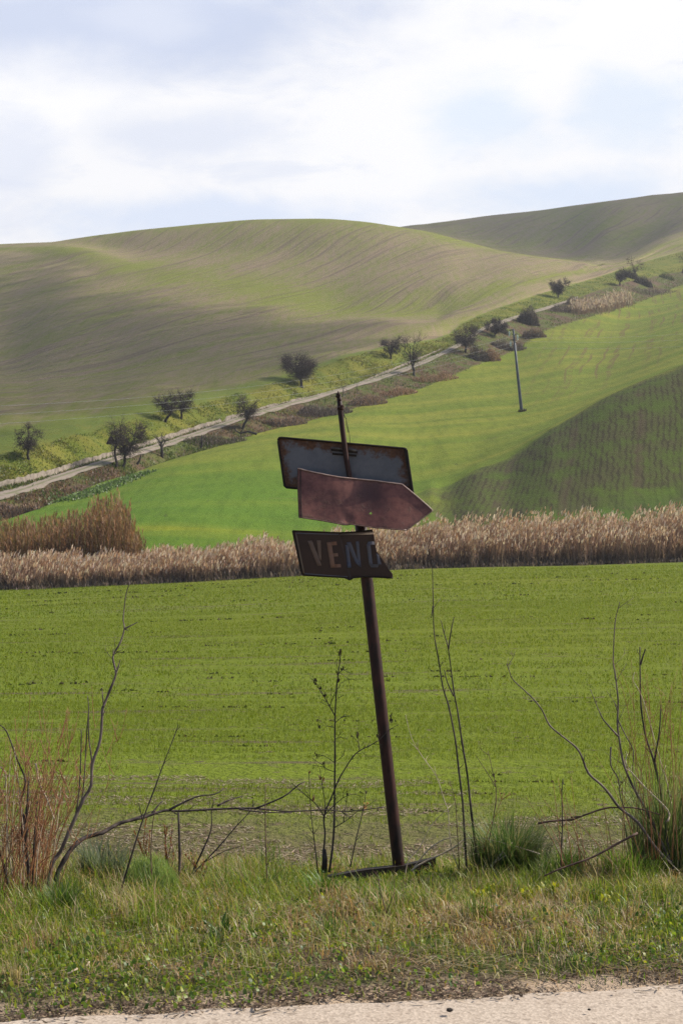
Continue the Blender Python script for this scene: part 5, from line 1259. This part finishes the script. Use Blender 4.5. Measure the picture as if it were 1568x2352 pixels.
def right_plants():
    d = 9.3; root = plant('dead_sapling', (1535, 1990), d, 'bare sapling on the right with one long crooked branch reaching left', 'sapling'); mb = MB()
    stem(mb, L_(c3, [(1420, 2140), (1290, 2000), (1150, 1800), (1000, 1680), (920, 1570), (850, 1490), (745, 1395), (690, 1260), (640, 1180), (530, 1090), (425, 1000), (360, 870), (270, 760), (125, 625), (95, 560), (70, 490)]), d, .0095, .002, -.2, twigs=6, tl=35)
    stem(mb, L_(c3, [(1430, 2150), (1380, 2040), (1250, 1750), (1130, 1540), (1040, 1330), (1000, 1120), (985, 980), (990, 790), (965, 570), (950, 460), (965, 150), (1000, 0)])+[(1421, 1383)], d+.05, .009, .0016, .1, twigs=9, tl=45)
    for ln, r in (([(990, 1090), (900, 990), (850, 920), (760, 700)], .006), ([(985, 950), (1050, 1080), (1115, 1210), (1110, 1400), (1150, 1600)], .004), ([(930, 1180), (930, 1330), (990, 1440), (1010, 1600), (1080, 1800)], .005), ([(985, 880), (960, 810)], .0035)):
        stem(mb, L_(c3, ln), d+.05, r, .0018, 0)
    mb.build('stem', M['greystem'], root)
    d = 9.35
    single('dry_stem', [L_(c3, [(1440, 2150), (1400, 2000), (1360, 1650), (1290, 1310), (1220, 1100), (1180, 850), (1172, 600), (1170, 350)]), L_(c3, [(1175, 495), (1195, 430), (1215, 370)]), L_(c3, [(1290, 1300), (1310, 1170), (1330, 1060), (1345, 830)])], d, .0095, .003, 'dead', 'upright dark stem with a small fork at its tip, rising from the right tussock')
    single('dry_stem', [L_(c3, [(1480, 2100), (1470, 1900), (1400, 1500), (1340, 1300), (1210, 830), (1150, 690), (1115, 630), (1125, 560)])], d, .0045, .0013, 'straw', 'pale yellow stalk curving up through the right tussock')
    single('dry_stem', [L_(c3, [(1400, 1700), (1200, 1500), (1060, 1330), (1065, 1240)])], d-.1, .006, .0025, 'straw', 'bleached broken stalk hooked at its top in front of the right tussock')
    single('fallen_branch', [L_(c3, [(330, 1810), (450, 1790), (600, 1780), (690, 1750), (880, 1685), (1000, 1680), (1150, 1685), (1340, 1740)]), L_(c3, [(600, 1760), (690, 1750)])], 9.2, .0065, .004, 'brownstem', 'arching brown branch in front of the right tussock', 'branch')
    single('fallen_branch', [L_(c3, [(380, 2245), (500, 2190), (640, 2140), (800, 2080), (960, 1990), (1150, 1890)])], 8.6, .004, .007, 'brownstem', 'lower brown branch lying slantwise in the grass on the right', 'branch')
    single('dry_stem', [L_(c3, [(518, 2150), (525, 1950), (530, 1800), (525, 1560), (535, 1440)]), L_(c3, [(533, 1470), (545, 1490)])], 9.1, .005, .002, 'dead', 'lone upright dark stalk between the two right tussocks')
    r = random.Random(12)
    for i, (mat, lab) in enumerate((('redstem', 'rusty'), ('redstem', 'orange'), ('brownstem', 'brown'))):
        root = plant('weed_stalks', (1500+30*i, 1960), 9.3+.1*i, ('spray of thin rusty stalks around the right tussock', 'spray of thin orange stalks at the right edge behind the tussock', 'spray of brown stalks low in front of the right tussock')[i], 'dry weed'); mb = MB()
        for j in range(13):
            bx = r.uniform(1430, 1590); tx = bx+r.gauss(-10 if i != 1 else 15, 45); ty = r.uniform(1500, 1800) if i < 2 else r.uniform(1750, 1900)
            px = [(bx, 1975), (bx+(tx-bx)*.3+r.gauss(0, 6), 1975-(1975-ty)*.4), (bx+(tx-bx)*.7+r.gauss(0, 6), 1975-(1975-ty)*.75), (tx, ty)]
            stem(mb, px, 9.3+.1*i+r.uniform(-.2, .2), .0024, .0008, .1, 5)
            k = px[2]; stem(mb, [k, (k[0]+r.gauss(0, 16), k[1]-r.uniform(25, 60)), (k[0]+r.gauss(0, 26), k[1]-r.uniform(60, 110))], 9.35+.1*i, .0016, .0007, 0, 4)
        mb.build('stem', M[mat], root)
    root = plant('weed_stalks', (1330, 1960), 9.2, 'loose spray of fine rusty stalks left of the arching brown branch', 'dry weed'); mb = MB()
    for j in range(14):
        bx = r.uniform(1270, 1440); tx = bx-r.uniform(-20, 110); ty = r.uniform(1780, 1900)
        stem(mb, [(bx, 1990), ((bx*2+tx)/3, 1990-(1990-ty)*.4), (tx, ty)], 9.2+r.uniform(-.2, .2), .003, .001, .1, 5)
    mb.build('stem', M['redstem'], root)
right_plants()

def tussock(px, py, d, wpx, hpx, cols, label, seed, n=900, name='grass_tussock', lean=(.15, .75), w=.006, sway=0.0, cat='grass tussock'):
    r = np.random.default_rng(seed); g = P(px, py, d); sc = d/F; x0, y0 = g[0], g[1]
    a = r.random(n)*6.28; rad = np.sqrt(r.random(n))*wpx*sc*.26*(.6+.8*vnoise(a*.9+seed*2, a*0+5.))
    X = x0+np.cos(a)*rad; Y = y0+np.sin(a)*rad*.8; Z = H(X, Y)-.02
    az = a+r.normal(0, .7, n); az = np.where(r.random(n) < abs(sway), (0.0 if sway > 0 else math.pi)+r.normal(0, .4, n), az)
    h = hpx*sc*(.30+.85*r.random(n)**1.4)*(.6+.8*vnoise(a*1.1+seed, a*0+1.)); ln = lean[0]+(lean[1]-lean[0])*r.random(n)
    c = np.array(cols)[r.integers(0, len(cols), n)]*(.75+.5*r.random((n, 1)))
    s = Stuff(); s.add(*blades(np.stack([X, Y, Z], -1), h, w*(.7+.6*r.random(n)), az, ln, c*.8, c*1.15, curve=.45))
    tag(s.build(name, M['grass']), label, cat)
DG = [(0.10, 0.165, 0.045), (0.13, 0.20, 0.055), (0.19, 0.25, 0.08), (0.11, 0.15, 0.065), (0.32, 0.29, 0.14)]
GG = [(0.16, 0.20, 0.12), (0.12, 0.16, 0.095), (0.22, 0.25, 0.16)]
LG = [(0.12, 0.22, 0.02), (0.16, 0.26, 0.03), (0.10, 0.18, 0.02)]
tussock(1530, 1945, 9.5, 260, 290, DG, 'biggest dark green tussock at the right edge, full of dry stalks', 41, 1100, lean=(.05, .55), w=.0055)
tussock(1165, 1990, 9.7, 250, 170, [(0.065, 0.12, 0.03), (0.09, 0.16, 0.04), (0.13, 0.19, 0.055), (0.28, 0.25, 0.12)], 'broad dark green tussock beside the two tall stems', 42, 2000, lean=(.2, .9), w=.006, sway=.25)
tussock(235, 2000, 9.4, 180, 130, GG, 'grey green tussock between the arching branch and the fennel clump', 43, 700, w=.007)
tussock(740, 2075, 8.9, 120, 80, LG, 'fresh bright green tuft in front of the black base rail', 44, 300, w=.007)
tussock(130, 2120, 8.2, 170, 90, DG+LG, 'low green tuft at the foot of the dead sapling', 45, 700)
tussock(1290, 1985, 9.5, 190, 95, LG+DG[2:3], 'loose yellow green tuft between the two right tussocks', 46, 700)
tussock(1450, 1990, 9.2, 240, 110, LG+[(0.25, 0.2, 0.1)], 'loose mixed tuft in front of the biggest tussock', 47, 900)
tussock(600, 2040, 9.1, 220, 75, LG+[(0.25, 0.2, 0.1)], 'wispy tuft around the lone straight brown stem', 48, 700)
tussock(510, 2155, 7.4, 90, 55, [(0.035, 0.075, 0.02), (0.05, 0.10, 0.025)], 'dark broad leaved plant in the dry middle of the verge', 49, 90, w=.032, lean=(.3, .9), name='dock_plant', cat='plant')
def fennel():
    r = np.random.default_rng(50); root = plant('fennel_clump', (345, 2050), 9.0, 'soft feathery light green fennel clump on the left of the verge', 'fennel'); s = Stuff()
    n = 3000; g = P(345, 2050, 9.0); sc = 9.0/F; a = r.random(n)*6.28; e = r.random(n)**.5
    X = g[0]+np.cos(a)*e*72*sc; Y = g[1]+np.sin(a)*e*50*sc; top = np.sqrt(np.maximum(0, 1-e**2))*.15*(.5+1.0*vnoise(X*9, Y*9))+.02
    Z = H(X, Y)+top*r.random(n)**.55
    c = np.array([(0.28, 0.38, 0.10), (0.34, 0.44, 0.13), (0.21, 0.30, 0.08)])[r.integers(0, 3, n)]*(.8+.4*r.random((n, 1)))
    s.add(*blades(np.stack([X, Y, Z], -1), .03+.045*r.random(n), .0018+.0012*r.random(n), r.random(n)*6.28, .1+.8*r.random(n), c*.9, c*1.1))
    s.build('feathery_leaf', M['grass'], root)
    mb = MB(); rr = random.Random(2)
    for i in range(14): mb.tube([g+np.array((rr.gauss(0, .02), rr.gauss(0, .02), -.03)), g+np.array((rr.gauss(0, .07), rr.gauss(0, .07), .18))], [.004, .002], 5)
    mb.build('stem', plain('green_stalk', (0.06, 0.11, 0.025, 1), (0.10, 0.16, 0.04, 1), 10, .6), root)
fennel()
for i, (px, py, d, lab) in enumerate(((1098, 2052, 8.4, 'bright yellow leaved weed, left one of the row in the verge'), (1212, 2055, 8.4, 'yellow leaved weed in the middle of the row in the verge'), (1262, 2050, 8.45, 'yellow green leaved weed, right one of the row in the verge'), (1405, 2105, 8.0, 'single yellowish weed at the right of the verge'), (1118, 2025, 8.6, 'small yellow sprig just above the row of yellow weeds'))):
    r = np.random.default_rng(70+i); n = 26; g = P(px, py, d); X = g[0]+r.normal(0, .026, n); Y = g[1]+r.normal(0, .03, n)
    c = np.array([(0.42, 0.40, 0.02), (0.32, 0.34, 0.025), (0.22, 0.28, 0.03)])[r.integers(0, 3, n)]
    s = Stuff(); s.add(*blades(np.stack([X, Y, H(X, Y)+.05+.05*r.random(n)], -1), .022+.022*r.random(n), .016, r.random(n)*6.28, .4+.5*r.random(n), c, c))
    s.add(*blades(np.stack([X, Y, H(X, Y)-.01], -1), .09+.05*r.random(n), .004, r.random(n)*6.28, .1+.2*r.random(n), c*.5, c*.6))
    tag(s.build('yellow_weed', M['grass']), lab, 'weed')
for i, (px, py, lab) in enumerate(((1032, 2334, 'dark pebble on the road, nearest to the bottom centre'), (1352, 2331, 'tiny dark pebble on the road at the right'))):
    d = EYE*F/(py-HZ); mb = MB(); p = Vector(P(px, py, d)); rs = .012 if i == 0 else .006
    mb.lathe((p.x, p.y, .016), [(rs*.55, 0), (rs*1.1, rs*.35), (rs, rs*.8), (rs*.4, rs*1.15)], 7); tag(mb.build('pebble', M['bark'], smooth=False), lab, 'pebble')

# ------------------------------------------------------------------ added clouds, out of view towards the sun, shaped to shade parts of the hills
def added_shade_cloud(pts, zlo, zhi, rmin, rmax):
    """a ragged cloud made of many small puffs, floating sunward of the ground points it shades"""
    m = bpy.data.materials.get('cloud_vapour')
    if m is None:
        m, k = new_mat('cloud_vapour'); d1 = k.n('ShaderNodeBsdfDiffuse', ins={'Color': (.9, .9, .9, 1)}); d2 = k.n('ShaderNodeBsdfTranslucent', ins={'Color': (.9, .9, .9, 1)})
        lit = k.n('ShaderNodeMixShader', ins={0: .5, 1: d1.outputs[0], 2: d2.outputs[0]}); tr = k.n('ShaderNodeBsdfTransparent')
        finish(k, k.n('ShaderNodeMixShader', ins={0: .112, 1: tr.outputs[0], 2: lit.outputs[0]}).outputs[0])
    import bmesh
    bm = bmesh.new(); bmesh.ops.create_icosphere(bm, subdivisions=1, radius=1.0); bv = np.array([v.co for v in bm.verts]); bf = np.array([[v.index for v in f.verts] for f in bm.faces]); bm.free()
    n = len(pts); z = zlo+(zhi-zlo)*rng.random(n); S3 = np.array(SUN_DIR); c = pts+S3*((z-pts[:, 2])/S3[2])[:, None]
    r = rmin+(rmax-rmin)*rng.random(n)
    V = (c[:, None]+bv[None]*r[:, None, None]*(1+.3*(rng.random((n, len(bv), 1))-.5))).reshape(-1, 3); T = (bf[None]+(np.arange(n)*len(bv))[:, None, None]).reshape(-1, 3)
    tag(link('cloud', np_mesh('cloud', V, None, T, None, (m,), smooth=True)), kind='structure')
def shade_pts(step, x0, x1, ka, oa, kb, ob, soft):
    d, x = np.meshgrid(np.arange(150, 1000, step), np.arange(-150, 330, step), indexing='ij'); d = d.ravel(); x = x.ravel()
    d = d+(rng.random(len(d))-.5)*step; x = x+(rng.random(len(x))-.5)*step; px = CX+x/d*F
    k = (px > x0) & (px < x1); d, x, px = d[k], x[k], px[k]
    fi = np.interp(px, PXG, np.arange(len(PXG))); i0 = fi.astype(int); w = fi-i0
    da = (KD[i0, ka]*(1-w)+KD[i0+1, ka]*w)+oa; db = (KD[i0, kb]*(1-w)+KD[i0+1, kb]*w)+ob
    f = (d-da)/(db-da); k = (f > 0) & (f < 1) & (rng.random(len(d)) < np.clip((1-f)/soft, 0, 1)*np.clip(f/.08+.3, 0, 1)*(np.clip((980-px)/330, 0, 1) if x1 < 1200 else 1)); x, d = x[k], d[k]
    return np.stack([x, d, H(x, d)], -1)
added_shade_cloud(shade_pts(2.7, -500, 1000, 16, 1.0, 18, 26.0, .40), 400, 520, 2.7, 3.4)
added_shade_cloud(shade_pts(4.2, 860, 1900, 22, 20.0, 24, 70.0, .25), 460, 560, 4.0, 5.4)

# ------------------------------------------------------------------ haze
def haze():
    me = bpy.data.meshes.new('haze'); lo = (-1200, -60, -130); hi = (1200, 4100, 290); mb = MB(); mb.box(lo, hi)
    m = bpy.data.materials.new('thin_air'); m.use_nodes = True; k = NT(m.node_tree)
    v = k.n('ShaderNodeVolumePrincipled', ins={'Color': (0.86, 0.90, 1.0, 1), 'Density': 0.00022, 'Anisotropy': 0.2}); o = k.n('ShaderNodeOutputMaterial'); k.set(o.inputs['Volume'], v.outputs[0])
    tag(mb.build('haze', m, smooth=False), kind='stuff')
haze()
